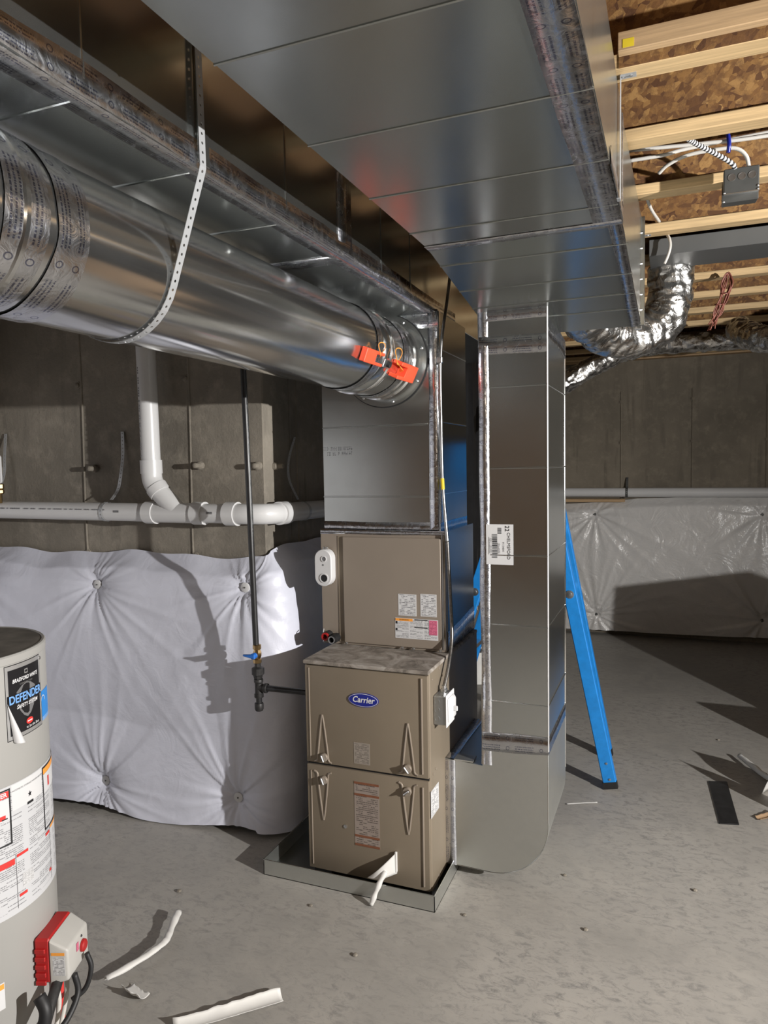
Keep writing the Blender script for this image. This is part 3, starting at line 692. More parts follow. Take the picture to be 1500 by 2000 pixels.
tape(rtk, (RX1-0.039, -1.2, RZ0), (RX1-0.039, RYB, RZ0), (1, 0, 0), 0.076, (0, 0, -1), wob=0.003)
tape(rtk, (RX0, RYB, RZ0-0.001), (RX1, RYB, RZ0-0.001), (0, 1, 0), 0.055, (0, 0, -1))
tape(rtk, (RX1-0.02, RYB, RZ0), (RX1-0.002, RYE, RZE), (1, 0, 0), 0.04, (0, -0.14, -1))
tape(rtk, (RX1, RYB, RZ0+0.05), (RX1, RYB, RZ1), (0, 1, 0), 0.05, (1, 0, 0))
tape(rtk, (RX1+0.001, 1.75, RZ0+0.02), (RX1+0.001, RYB, RZ0+0.02), (0, 0, 1), 0.04, (1, 0, 0), wob=0.01)
obj('end_flange', MB().box(RX1+0.004, RX1+0.030, RYE-0.02, RYE+0.004, RZE, RZ1), 'galv', rtk, bevel=0.001)
for k in range(6): obj('screw', MB().lathe([(0.006, 0), (0.006, 0.003), (0, 0.006)], (RX1+0.017, RYE-0.02, RZE+0.06+k*0.06), (0, -1, 0), 8), 'steel', rtk)
def trunk_hanger(lab, y, z0, z1):
    t = thing('hanger_strap', lab, 'strap', (RX1, y, z0))
    obj('strap_leg', MB().box(RX1+0.006, RX1+0.0075, y-0.012, y+0.012, z0, z1), 'strap', t)
    obj('strap_foot', MB().box(RX1-0.02, RX1+0.0075, y-0.012, y+0.012, z0-0.0015, z0), 'strap', t)
    obj('strap_tab', MB().box(RX1+0.006, RX1+0.045, y-0.012, y+0.012, z1-0.0015, z1), 'strap', t)
    for k in (0.015, 0.032): obj('screw', MB().lathe([(0.004, 0), (0.004, 0.002), (0, 0.004)], (RX1+k, y, z1-0.0015), (0, 0, -1), 8), 'steel', t)
trunk_hanger('thin metal strap holding the return trunk side up to a joist, nearer the camera', J0+0.085, RZ0, ZJ)
trunk_hanger('thin metal strap on the return trunk side near the dark grey joist panning', J0+3*DJ+0.036, 2.30, ZJ)

# ---- return drop and boot beside the furnace
QX0, QX1, QY0, QY1 = -0.705, -0.440, 2.79, 3.275
qd = thing('return_drop', 'tall narrow sheet metal return drop right of the furnace', 'duct', (-0.57, 3.03, 0.05))
ztf = RZ0+slope*(QY0-RYB)
obj('duct_body', MB().hexa([(QX0, QY0, 0.585), (QX1, QY0, 0.585), (QX1, QY1, 0.585), (QX0, QY1, 0.585), (QX0, QY0, ztf+0.005), (QX1, QY0, ztf+0.005), (QX1, QY1, RZE-0.01), (QX0, QY1, RZE-0.01)]), 'galv', qd, bevel=0.0015)
arcp = [(-0.675+0.235*math.cos(a), 0.285+0.235*math.sin(a)) for a in [-PI/2+k*PI/2/14 for k in range(15)]]
poly = [(-0.864, 0.055)]+arcp+[(QX1, 0.583), (QX0, 0.583), (QX0, 0.492), (-0.864, 0.503)]
obj('boot', MB().prism(poly, lambda u, v, w: V((u, w, v)), QY0, QY1), 'galv_boot', qd)
obj('boot_edge', MB().tube([(QX1-0.001, QY0, 0.58), (QX1-0.001, QY0, 0.30)]+[(u, QY0, v) for u, v in reversed(arcp)]+[(-0.864, QY0, 0.055)], 0.0018, 6), 'galv', qd)
for z in (2.017, 1.701, 1.358, 1.078, 0.766):
    obj('bead', MB().tube([(QX0+0.04, QY0, z), (QX1, QY0, z)], 0.0032, 6), 'galv', qd)
    obj('bead', MB().tube([(QX1, QY0, z), (QX1, QY1, z)], 0.0032, 6), 'galv', qd)
obj('corner_seam', MB().tube([(QX1, QY0, 0.585), (QX1, QY0, ztf)], 0.0032, 8), 'seam', qd)
obj('corner_seam', MB().tube([(QX1, QY1, 0.33), (QX1, QY1, 2.24)], 0.003, 8), 'galv_smooth', qd)
tape(qd, (QX0+0.018, QY0, 0.50), (QX0+0.018, QY0, ztf), (1, 0, 0), 0.040, (0, -1, 0), wob=0.005)
tape(qd, (QX0, QY0, 2.18), (QX1, QY0, 2.175), (0, 0, 1), 0.07, (0, -1, 0))
tape(qd, (QX0, QY0-0.0005, 0.597), (QX1, QY0-0.0005, 0.605), (0, 0, 1), 0.075, (0, -1, 0), wob=0.01)
tape(qd, (QX1, QY0, 0.605), (QX1, QY1, 0.60), (0, 0, 1), 0.06, (1, 0, 0))
tape(qd, (QX0, QY0, ztf-0.012), (QX1, QY0, ztf-0.012), (0, 0, 1), 0.05, (0, -1, 0))
tape(qd, (QX1, QY0, 2.235), (QX1, QY1, 2.215), (0, 0, 1), 0.07, (1, 0, 0), wob=0.012)
tape(qd, (-0.845, QY0-0.0004, 0.052), (-0.845, QY0-0.0004, 0.50), (1, 0, 0), 0.052, (0, -1, 0), wob=0.006)
tape(qd, (-0.846, QY0, 0.5035), (-0.846, QY1, 0.5035), (1, 0, 0), 0.045, (0, 0, 1), wob=0.006)
obj('boot_lip', MB().box(-0.825, -0.745, QY0-0.003, QY0+0.06, 0.500, 0.506), 'galv_boot', qd)
# shipping label
ly = QY0-0.0026
sl = plate(qd, 'shipping_label', (-0.6275, ly+0.001, 1.400), (1, 0, 0), (0, 0, 1), 0.108, 0.160, 'white', label='white shipping label with barcode')
vert = lambda cx, cz: (lambda x, y: V((cx+y, ly-0.0008, cz-x)))
text('label_text', 'CHELMSFORD', vert(-0.592, 1.395), 'ink', sl, 0.017)
text('label_text', '22', vert(-0.598, 1.464), 'ink', sl, 0.024)
text('label_text', 'P1134041', vert(-0.613, 1.39), 'ink', sl, 0.010)
plate(sl, 'fine_print', (-0.665, ly-0.0002, 1.395), (0, 0, -1), (1, 0, 0), 0.07, 0.012, 'lbl_line')
bc = MB(); z = 1.440
while z > 1.345:
    h = random.choice((0.0022, 0.0035, 0.005)); bc.box(-0.657, -0.637, ly-0.0012, ly-0.0004, z-h, z); z -= h+random.choice((0.002, 0.003))
stuff(obj('barcode', bc, 'ink', sl, smooth=False))
bc = MB()
for k in range(5): bc.box(-0.634, -0.620, ly-0.0012, ly-0.0004, 1.466-k*0.005-0.003, 1.466-k*0.005)
stuff(obj('barcode', bc, 'ink', sl, smooth=False))
plate(sl, 'fine_print', (-0.629, ly-0.0002, 1.385), (0, 0, -1), (1, 0, 0), 0.045, 0.010, 'lbl_line')

# ================================================================ furnace
FX0, FX1, FY0, FY1, FZ0, FZ1 = -1.405, -0.864, 2.600, 3.33, 0.035, 0.925
fu = thing('gas_furnace', 'taupe gas furnace cabinet with two doors and an oval blue badge', 'furnace', (-1.135, 2.95, 0.0))
obj('cabinet', MB().box(FX0, FX1, FY0, FY1, FZ0, FZ1-0.004), 'taupe', fu, bevel=0.004)
obj('top_panel', MB().box(FX0-0.004, FX1+0.002, FY0-0.018, FY1, FZ1-0.016, FZ1), 'dusty', fu, bevel=0.003, label='dusty streaked metal top of the furnace')
YD = 2.584
def door(z0, z1):
    d = obj('door_panel', MB().box(FX0+0.004, FX1-0.004, YD, FY0+0.002, z0, z1), 'taupe', fu, bevel=0.004, seg=2)
    return d
ud = door(0.497, 0.905); ld = door(0.042, 0.487)
def rib(parent, pts, r=0.0045): obj('embossed_rib', MB().tube([(x, YD-0.0005, z) for x, z in pts], r, 8), 'taupe_lt', parent)
for d, z0, z1 in ((ud, 0.515, 0.895), (ld, 0.06, 0.462)):
    rib(d, [(-0.893, z0), (-0.893, z1)]); rib(d, [(-1.382, z0), (-1.382, z1)], 0.003)
def gusset(parent, xc, zt, zb, w_):
    sgn = 1 if zt > zb else -1; H_ = abs(zt-zb)
    def side(k):
        return [(xc+k*w_*(1-(1-f)**0.85*0) * (f**0.8), zt-sgn*H_*f) for f in [i/10 for i in range(11)]]
    rib(parent, side(-1)+[(xc-w_-0.004, zb-sgn*0.006), (xc-w_-0.014, zb-sgn*0.010)]); rib(parent, side(1)+[(xc+w_+0.004, zb-sgn*0.006), (xc+w_+0.014, zb-sgn*0.010)], 0.004)
gusset(ud, -1.325, 0.703, 0.513, 0.025); gusset(ud, -0.951, 0.711, 0.517, 0.025)
gusset(ld, -1.328, 0.257, 0.452, 0.025); gusset(ld, -0.954, 0.262, 0.458, 0.025)
def knob(parent, x, z, rot):
    k = obj('knob', MB().lathe([(0.017, 0), (0.018, 0.010), (0.016, 0.014), (0.0, 0.014)], (x, YD, z), (0, -1, 0), 20), 'taupe_lt', parent)
    obj('knob_grip', MB().obox((x, YD-0.019, z), (math.cos(rot)*0.015, 0, math.sin(rot)*0.015), (0, 0.007, 0), (-math.sin(rot)*0.003, 0, math.cos(rot)*0.003)), 'steel', parent, bevel=0.002)
knob(ud, -1.318, 0.526, -1.2); knob(ud, -0.953, 0.530, -0.9); knob(ld, -1.321, 0.430, -1.2); knob(ld, -0.955, 0.438, 0.7)
# badge
obj('door_gap', MB().box(FX0+0.006, FX1-0.006, FY0-0.006, FY0-0.001, 0.486, 0.498), 'dark', fu)
bx_, bz_ = -1.138, 0.784
def ell(rx, rz, y0, y1, name, mat, parent):
    n = 48; poly = [(rx*math.cos(2*PI*k/n), rz*math.sin(2*PI*k/n)) for k in range(n)]
    return obj(name, MB().prism(poly, lambda u, v, w: V((bx_+u, w, bz_+v)), y0, y1), mat, parent)
bd = ell(0.066, 0.0285, YD-0.004, YD, 'badge', 'navy', fu); bd['label'] = 'oval blue badge'
ell(0.0635, 0.0262, YD-0.0046, YD-0.004, 'badge_border', 'inkwhite', bd); ell(0.0615, 0.0245, YD-0.0052, YD-0.0046, 'badge_field', 'navy', bd)
text('badge_lettering', 'Carrier', lambda x, y: V((bx_+x, YD-0.0056, bz_+y+0.001)), 'inkwhite', bd, 0.034, shear=0.22, bold=0.0006, sx=0.93)
plate(fu, 'instruction_label', (-1.150, YD-0.0002, 0.5625), (1, 0, 0), (0, 0, 1), 0.070, 0.088, 'lbl_metal')
wl_ = plate(fu, 'warning_label', (-1.1325, YD-0.0002, 0.310), (1, 0, 0), (0, 0, 1), 0.109, 0.268, 'lbl_warn', label='long narrow warning label with faded orange bars')
for z in (0.439, 0.391, 0.218, 0.181): plate(wl_, 'warning_bar', (-1.1325, YD-0.001, z), (1, 0, 0), (0, 0, 1), 0.109, 0.009, 'rust')
obj('sight_plug', MB().lathe([(0.008, 0), (0.008, 0.003), (0.004, 0.004), (0.0, 0.002)], (-1.23, YD, 0.246), (0, -1, 0), 12), 'steel', fu)
plate(fu, 'side_sticker', (FX1, 2.645, 0.388), (0, 1, 0), (0, 0, 1), 0.10, 0.108, 'lbl_white', t=0.001, label='white sticker on the furnace side') if 'lbl_white' in M else plate(fu, 'side_sticker', (FX1, 2.645, 0.388), (0, 1, 0), (0, 0, 1), 0.10, 0.108, 'lbl', t=0.001, label='white sticker on the furnace side')
for y, z in ((2.63, 0.88), (2.72, 0.90), (2.63, 0.50), (2.66, 0.51), (2.68, 0.06), (2.76, 0.86)):
    obj('screw', MB().lathe([(0.005, 0), (0.005, 0.002), (0, 0.004)], (FX1, y, z), (1, 0, 0), 8), 'taupe_lt', fu)
for x, y in ((FX0+0.05, FY0+0.06), (FX1-0.05, FY0+0.06), (FX0+0.05, FY1-0.05), (FX1-0.05, FY1-0.05)):
    obj('foot', MB().box(x-0.04, x+0.04, y-0.04, y+0.04, 0.003, FZ0+0.002), 'dark', fu)

# ---- coil cabinet on top of the furnace
CX0, CX1, CY0, CY1, CZ0, CZ1 = -1.457, -0.878, 2.87, 3.325, FZ1+0.001, 1.437
co = thing('evaporator_coil', 'taupe evaporator coil cabinet with paper labels on top of the furnace', 'air coil', (-1.17, 3.1, CZ0))
obj('case', MB().box(CX0, CX1, CY0+0.006, CY1, CZ0, CZ1), 'galv', co, bevel=0.002)
obj('darkened_side', MB().box(CX1-0.001, CX1+0.0012, CY0+0.03, CY1, CZ0, CZ1), 'galv_side', co)
obj('front_frame', MB().box(CX0-0.001, CX1+0.001, CY0-0.001, CY0+0.03, CZ0, CZ1-0.004), 'taupe_lt', co, bevel=0.002)
obj('front_panel', MB().box(-1.345, -0.892, CY0-0.014, CY0, 0.938, 1.410), 'taupe_lt', co, bevel=0.003)
obj('panel_side_shade', MB().box(-1.372, -1.346, CY0-0.004, CY0, 0.938, 1.412), 'taupe', co)  # darker strip paints the shading beside the raised panel
obj('corner_trim', MB().box(-0.889, -0.884, CY0-0.015, CY0, 0.938, 1.425), 'steel', co)
yl = CY0-0.0142
plate(co, 'paper_label', (-1.044, yl, 1.1225), (1, 0, 0), (0, 0, 1), 0.082, 0.093, 'lbl')
plate(co, 'rating_label', (-0.949, yl, 1.1255), (1, 0, 0), (0, 0, 1), 0.072, 0.096, 'lbl')
wl3 = plate(co, 'warning_label', (-1.0045, yl, 1.021), (1, 0, 0), (0, 0, 1), 0.193, 0.088, 'lbl_fine')
plate(wl3, 'orange_header', (-1.060, yl-0.001, 1.058), (1, 0, 0), (0, 0, 1), 0.078, 0.011, 'orangeprint')
plate(wl3, 'pink_panel', (-0.929, yl-0.001, 1.031), (1, 0, 0), (0, 0, 1), 0.036, 0.062, 'lbl_pink')
for z in (1.061, 1.028): plate(wl3, 'black_bar', (-0.983, yl-0.001, z), (1, 0, 0), (0, 0, 1), 0.058, 0.004, 'ink')
for x, z in ((-1.094, 1.045), (-1.094, 1.015)): plate(wl3, 'hazard_mark', (x, yl-0.001, z), (1, 0, 0), (0, 0, 1), 0.007, 0.010, 'ink')
text('label_text', 'WARNING', lambda x, y: V((-1.060+x, yl-0.002, 1.058+y)), 'ink', wl3, 0.009)
# white pipe plate with two holes
def capsule(xc, zc, hw, hh, n=12):
    return [(xc+hw*math.cos(a), zc+(hh-hw)+hw*math.sin(a)) for a in [k*PI/n for k in range(n+1)]]+[(xc+hw*math.cos(a), zc-(hh-hw)+hw*math.sin(a)) for a in [PI+k*PI/n for k in range(n+1)]]
wp = obj('pipe_cover', MB().prism(capsule(-1.425, 1.273, 0.041, 0.082), lambda u, v, w: V((u, w, v)), CY0-0.05, CY0-0.004), 'white', co, bevel=0.003, label='white plastic pipe cover with two holes')
obj('cover_hole', MB().lathe([(0.0165, 0), (0.0165, 0.001), (0.0, 0.001)], (-1.420, CY0-0.05, 1.228), (0, -1, 0), 20), 'dark', wp)
obj('cover_hole', MB().lathe([(0.010, 0), (0.010, 0.001), (0.0, 0.001)], (-1.419, CY0-0.05, 1.313), (0, -1, 0), 20), 'greyprint', wp)
obj('cover_hole', MB().lathe([(0.004, 0), (0.004, 0.001), (0.0, 0.001)], (-1.424, CY0-0.05, 1.286), (0, -1, 0), 12), 'greyprint', wp)
obj('hole_rim', MB().lathe([(0.0165, 0), (0.0165, 0.003), (0.021, 0.003), (0.021, 0)], (-1.420, CY0-0.05, 1.228), (0, -1, 0), 20), 'white', wp)
obj('hole_rim', MB().lathe([(0.010, 0), (0.010, 0.003), (0.013, 0.003), (0.013, 0)], (-1.419, CY0-0.05, 1.313), (0, -1, 0), 20), 'white', wp)
obj('hanging_tab', MB().tube(path([(-1.437, CY0-0.02, 1.352), (-1.432, CY0-0.02, 1.362), (-1.424, CY0-0.02, 1.356), (-1.416, CY0-0.02, 1.363), (-1.410, CY0-0.02, 1.352)], 4), 0.0025, 6), 'steel', wp)
for x, z, m, ln in ((-1.424, 0.965, 'red', 0.05), (-1.386, 0.956, 'steel', 0.06)):
    o = obj('pipe_stub', MB().pipe((x, CY0, z), (x, CY0-ln, z), 0.0175, 0.011), 'dark' if m == 'steel' else 'red', co)
    obj('stub_bore', MB().lathe([(0.0, 0), (0.0112, 0), (0.0112, 0.002), (0, 0.002)], (x, CY0-ln*0.5, z), (0, -1, 0), 16), 'dark', o)
    obj('stub_collar', MB().pipe((x, CY0-0.002, z), (x, CY0-ln+0.01, z), 0.0195, 0.0172), 'dark', o)
    if m == 'steel': obj('stub_ring', MB().pipe((x, CY0-ln, z), (x, CY0-ln-0.002, z), 0.0165, 0.012), 'steel', o)
obj('cable_tie', MB().tube(path([(-1.448, CY0-0.01, 0.99), (-1.44, CY0-0.03, 0.985), (-1.433, CY0-0.04, 0.975)], 4), 0.0025, 6), 'white', co)
for x in (-1.445, -1.335, -1.07, -1.02, -0.90):
    obj('screw_head', MB().lathe([(0.007, 0), (0.006, 0.004), (0, 0.006)], (x, CY0-0.012, 0.934), (0, -0.7, 0.7), 8), 'steel', co)
tape(co, (CX0, CY0, CZ1-0.006), (CX1, CY0, CZ1-0.006), (0, 0, 1), 0.022, (0, -1, 0), off=0.003)
tape(co, (CX1+0.001, CY0+0.02, CZ0+0.03), (CX1+0.001, CY1, CZ0+0.06), (0, 0, 1), 0.10, (1, 0, 0), off=0.002, wob=0.01)
# ---- condensate pan under the furnace
dp = thing('drain_pan', 'shallow galvanized drip pan under the furnace', 'pan', (-1.2, 2.95, 0))
GX0, GX1, GY0, GY1, GH = -1.590, -0.832, 2.528, 3.42, 0.066
obj('pan_bottom', MB().box(GX0, GX1, GY0, GY1, 0.0, 0.003), 'galv_dull', dp)
for a in ((GX0, GX1, GY0, GY0+0.003), (GX0, GX1, GY1-0.003, GY1), (GX0, GX0+0.003, GY0, GY1), (GX1-0.003, GX1, GY0, GY1)):
    obj('pan_side', MB().box(a[0], a[1], a[2], a[3], 0.0, GH), 'galv_boot', dp)
obj('rolled_rim', MB().tube([(GX0, GY1, GH), (GX0, GY0, GH), (GX1, GY0, GH), (GX1, GY1, GH)], 0.003, 6), 'galv', dp)
# ---- service switch box and armored cable
sw = thing('switch_box', 'grey steel utility box with white cover on the furnace side', 'electrical box', (-0.83, 2.69, 0.695))
obj('box_body', MB().box(FX1, -0.812, 2.640, 2.735, 0.697, 0.812), 'boxgrey', sw, bevel=0.003)
obj('cover_plate', MB().box(-0.812, -0.807, 2.634, 2.741, 0.690, 0.819), 'white', sw, bevel=0.002)
obj('cover_dome', MB().hexa([(-0.807, 2.646, 0.705), (-0.793, 2.656, 0.720), (-0.793, 2.720, 0.720), (-0.807, 2.730, 0.705), (-0.807, 2.646, 0.805), (-0.793, 2.656, 0.792), (-0.793, 2.720, 0.792), (-0.807, 2.730, 0.805)]), 'white', sw, bevel=0.003)
obj('toggle', MB().box(-0.793, -0.778, 2.683, 2.692, 0.745, 0.765), 'white', sw, bevel=0.002)
for x, z in ((-0.848, 0.79), (-0.848, 0.757), (-0.848, 0.722)):
    obj('knockout', MB().lathe([(0.011, 0), (0.011, 0.0012), (0.0085, 0.0012), (0.0085, 0.0004), (0, 0.0004)], (x, 2.640, z), (0, -1, 0), 16), 'boxgrey', sw)
for y in (2.66, 2.70): obj('knockout', MB().lathe([(0.011, 0), (0.011, 0.0012), (0, 0.0012)], (-0.84, y, 0.812), (0, 0, 1), 16), 'boxgrey', sw)
obj('connector', MB().lathe([(0.013, 0), (0.013, 0.012), (0.010, 0.014), (0.010, 0.026), (0, 0.026)], (-0.838, 2.705, 0.812), (0, 0, 1), 10), 'steel', sw)
def armored(pts, r, mat, pitch=0.006, parent=None, name='armored_cable', n=8, mat2=None):
    P_ = path(pts, 40); seg = [0]
    for a, b in zip(P_, P_[1:]): seg.append(seg[-1]+(b-a).length)
    m = int(seg[-1]/pitch*2); out = []; rs = []; j = 0
    for k in range(m+1):
        s = seg[-1]*k/m
        while j < len(P_)-2 and seg[j+1] < s: j += 1
        f = (s-seg[j])/max(1e-7, seg[j+1]-seg[j]); out.append(P_[j].lerp(P_[j+1], f)); rs.append(r*(1.0 if k % 2 else 0.80))
    o = obj(name, MB().tube(out, rs, n), mat, parent, ang=3)
    if mat2:
        o.data.materials.append(M[mat2])
        for p in o.data.polygons: p.material_index = 1 if (p.index//n) % 4 < 2 else 0
    return o
ac = thing('armored_cable', 'flexible armored cable climbing the plenum corner from the switch box', 'cable', (-0.838, 2.705, 0.83))
cpts = [(-0.838, 2.705, 0.832), (-0.838, 2.77, 0.90), (-0.845, 2.845, 1.0), (-0.855, 2.865, 1.15), (-0.862, 2.852, 1.40)]
armored(cpts, 0.0085, 'armor_dk', 0.007, ac, 'cable_armor')
armored([(-0.862, 2.852, 1.40), (-0.884, 2.868, 1.65), (-0.886, 2.862, 1.90), (-0.886, 2.862, 2.12), (-0.880, 2.875, 2.25), (-0.872, 2.925, 2.40), (-0.86, 2.95, 2.55)], 0.0075, 'armor', 0.007, ac, 'cable_armor')
obj('yellow_marker', MB().tube([(-0.8845, 2.8662, 1.662), (-0.8815, 2.864, 1.615)], 0.0086, 10), 'yellow', ac)
obj('cable_clip', MB().box(-0.90, -0.876, 2.852, 2.874, 2.135, 2.160), 'steel', ac, bevel=0.003)

# ---- gas pipe
gp = thing('gas_pipe', 'black iron gas drop pipe with blue valve left of the furnace', 'pipe', (-1.675, 2.66, 0.65))
GY = 2.66
obj('riser', MB().tube([(-1.712, GY, 2.70), (-1.679, GY, 0.945)], 0.0132, 16), 'black_iron', gp)
vb = obj('ball_valve', MB().lathe([(0.016, 0.868), (0.019, 0.870), (0.019, 0.885), (0.014, 0.888), (0.018, 0.897), (0.020, 0.908), (0.018, 0.919), (0.014, 0.928), (0.019, 0.931), (0.019, 0.948), (0.016, 0.950)], (-1.674, GY, 0), (0, 0, 1), 8), 'brass', gp)
obj('valve_stem', MB().cyl((-1.676, GY-0.012, 0.905), (-1.676, GY-0.036, 0.905), 0.013, 12), 'blue', vb)
obj('valve_handle', MB().hexa([(-1.724, GY-0.040, 0.903), (-1.664, GY-0.040, 0.893), (-1.664, GY-0.032, 0.893), (-1.724, GY-0.032, 0.903), (-1.724, GY-0.040, 0.911), (-1.664, GY-0.040, 0.916), (-1.664, GY-0.032, 0.916), (-1.724, GY-0.032, 0.911)]), 'blue', vb, bevel=0.003)
obj('union', MB().lathe([(0.0135, 0.868), (0.0135, 0.852), (0.020, 0.850), (0.027, 0.846), (0.027, 0.818), (0.021, 0.814), (0.018, 0.800), (0.0145, 0.798), (0.0145, 0.775)], (-1.673, GY, 0), (0, 0, 1), 10), 'cast', gp)
te = obj('tee', MB().lathe([(0.0195, 0.797), (0.0205, 0.795), (0.0205, 0.785), (0.017, 0.780), (0.017, 0.735), (0.0205, 0.730), (0.0205, 0.718), (0.0195, 0.716)], (-1.671, GY, 0), (0, 0, 1), 16), 'cast', gp)
obj('tee_outlet', MB().lathe([(0.017, 0), (0.017, 0.028), (0.021, 0.030), (0.021, 0.042), (0.019, 0.043)], (-1.671, GY, 0.760), (1, 0, 0), 16), 'cast', te)
obj('nipple', MB().cyl((-1.671, GY, 0.72), (-1.672, GY, 0.675), 0.0132, 14), 'black_iron', gp)
obj('cap', MB().lathe([(0.0185, 0.690), (0.0195, 0.688), (0.0195, 0.664), (0.016, 0.656), (0.006, 0.653), (0, 0.653)], (-1.672, GY, 0), (0, 0, 1), 12), 'cast', gp)
obj('branch', MB().cyl((-1.63, GY, 0.760), (-1.40, GY, 0.763), 0.0132, 14), 'black_iron', gp)

# ---- white drain line on the left wall
PY_, PR = 2.82, 0.0455
dl = thing('drain_pipe', 'white plastic drain line with wye and riser on the left concrete wall', 'pipe', (-2.4, PY_, 1.46))
def zz(x): return 1.5115-0.006*(x+2.4)
obj('pipe_run', MB().cyl((XL+0.05, PY_, zz(XL)), (-1.86, PY_, zz(-1.86)), PR, 28), 'pvc', dl)
obj('riser', MB().cyl((-2.352, PY_, 2.72), (-2.340, PY_, 1.74), PR, 28), 'pvc', dl)
obj('riser_coupling', MB().cyl((-2.340, PY_, 1.765), (-2.339, PY_, 1.700), PR+0.007, 28), 'pvc', dl)
el = obj('elbow', MB().tube(path([(-2.339, PY_, 1.705), (-2.336, PY_, 1.672), (-2.322, PY_, 1.643), (-2.298, PY_, 1.614)], 5), PR+0.003, 28), 'pvc', dl)
obj('elbow_hub', MB().cyl((-2.314, PY_, 1.634), (-2.288, PY_, 1.604), PR+0.008, 28), 'pvc', dl)
wy = obj('wye', MB().tube([(-2.30, PY_, 1.615), (-2.19, PY_, 1.515)], [PR+0.002, PR+0.001], 28), 'pvc', dl)
obj('wye_body', MB().cyl((-2.36, PY_, zz(-2.36)), (-2.06, PY_, zz(-2.06)), PR+0.003, 28), 'pvc', wy)
for x in (-2.375, -2.095): obj('wye_hub', MB().cyl((x, PY_, zz(x)), (x+0.058, PY_, zz(x+0.058)), PR+0.009, 28), 'pvc', wy)
eb = obj('sweep_elbow', MB().tube(path([(-1.90, PY_, zz(-1.9)), (-1.80, PY_, 1.508), (-1.735, PY_+0.022, 1.507), (-1.703, PY_+0.075, 1.506), (-1.697, PY_+0.16, 1.505)], 6), PR+0.002, 28), 'pvc', dl)
obj('elbow_hub', MB().cyl((-1.915, PY_, zz(-1.9)), (-1.855, PY_, zz(-1.86)), PR+0.010, 28), 'pvc', eb)
obj('elbow_hub', MB().cyl((-1.6975, PY_+0.10, 1.5055), (-1.697, PY_+0.17, 1.505), PR+0.009, 28), 'pvc', eb)
obj('pipe_run', MB().cyl((-1.697, PY_+0.15, 1.505), (-1.70, 5.5, 1.46), PR, 28), 'pvc', dl)
pm = MB()
for k in range(70):
    x = -3.4+k*0.012
    if random.random() < 0.75 and x < -2.60: pm.box(x, x+0.008, PY_-PR-0.0006, PY_-PR+0.003, zz(x)+0.010, zz(x)+0.016)
for k in range(40):
    z = 2.2-k*0.012
    if random.random() < 0.75: pm.box(-2.366, -2.359, PY_-PR+0.003, PY_-PR+0.008, z, z+0.008)
for x in (-2.545, -2.00):
    for k in range(6): pm.box(x+k*0.006, x+k*0.006+0.0035, PY_-PR-0.0008, PY_-PR+0.004, zz(x)+0.000, zz(x)+0.011)
stuff(obj('pipe_print', pm, 'greyprint', dl, smooth=False, label='grey printed pipe markings'))
def pipe_strap(lab, pts, wdir, loopc, axis):
    t = thing('pipe_strap', lab, 'strap', pts[0])
    strap('strap_leg', path(pts, 6), 0.020, wdir, parent=t)
    a0 = V(loopc)
    if axis == 'x': ring = [a0+V((0, -(PR+0.002)*math.sin(2*PI*k/24), (PR+0.002)*math.cos(2*PI*k/24))) for k in range(25)]
    else: ring = [a0+V(((PR+0.002)*math.sin(2*PI*k/24), 0, (PR+0.002)*math.cos(2*PI*k/24))) for k in range(25)]
    strap('strap_loop', ring, 0.020, wdir, parent=t)
pipe_strap('perforated strap curving down the wall left of the white wye fitting', [(-2.600, YW-0.006, 1.915), (-2.590, YW-0.02, 1.80), (-2.585, YW-0.045, 1.70), (-2.60, YW-0.055, 1.62), (-2.625, PY_+0.02, zz(-2.6)+PR)], (1, 0, 0), (-2.625, PY_, zz(-2.625)), 'x')
pipe_strap('perforated strap on the wall at the left edge behind a white valve handle', [(-3.41, YW-0.006, 1.93), (-3.40, YW-0.03, 1.80), (-3.395, YW-0.045, 1.70), (-3.42, PY_+0.02, zz(-3.4)+PR)], (1, 0, 0), (-3.43, PY_, zz(-3.43)), 'x')
pipe_strap('dim perforated strap on the dark wall left of the plenum', [(XC+0.006, 3.22, 1.87), (XC+0.02, 3.13, 1.76), (XC+0.035, 3.10, 1.66), (-1.71, 3.14, 1.503+PR)], (0, 1, 0), (-1.698, 3.15, 1.500), 'y')
hv = thing('lever_valve', 'white levered valve at the left edge of the photo', 'valve', (-3.28, 2.78, 1.6))
obj('lever', MB().prism(capsule(-3.268, 1.735, 0.016, 0.075), lambda u, v, w: V((u, w, v)), 2.745, 2.757), 'white', hv, bevel=0.003)
obj('valve_body', MB().lathe([(0.016, 0), (0.022, 0.005), (0.022, 0.02), (0.018, 0.025), (0.022, 0.03), (0.022, 0.05), (0.016, 0.055)], (-3.30, 2.775, 1.605), (0, 0, 1), 8), 'brass', hv)
obj('valve_tail', MB().tube([(-3.30, 2.775, 1.61), (-3.32, 2.79, 1.56)], 0.012, 10), 'brass', hv)

# ---- far wall drain line
dl2 = thing('drain_pipe', 'white plastic drain pipe along the far right concrete wall', 'pipe', (0.5, 7.37, 1.37))
obj('pipe_run', MB().cyl((XC+0.1, 7.37, 1.418), (4.6, 7.37, 1.405), 0.0455, 24), 'pvc', dl2)
tag(strap('pipe_strap', [(-0.402, YF-0.01, 1.56), (-0.402, 7.405, 1.462)]+[(-0.402, 7.37-0.048*math.sin(a), 1.414+0.048*math.cos(a)) for a in [k*PI/8 for k in range(12)]], 0.022, (1, 0, 0), mat='jbox'), 'dark strap hanging the pipe on the far concrete wall', 'strap')
tag(obj('nailer_strip', MB().box(-1.4, -0.42, 7.33, YF, 1.322, 1.352), 'wood2', bevel=0.002), 'brown lumber strip above the far insulation blanket', 'lumber')

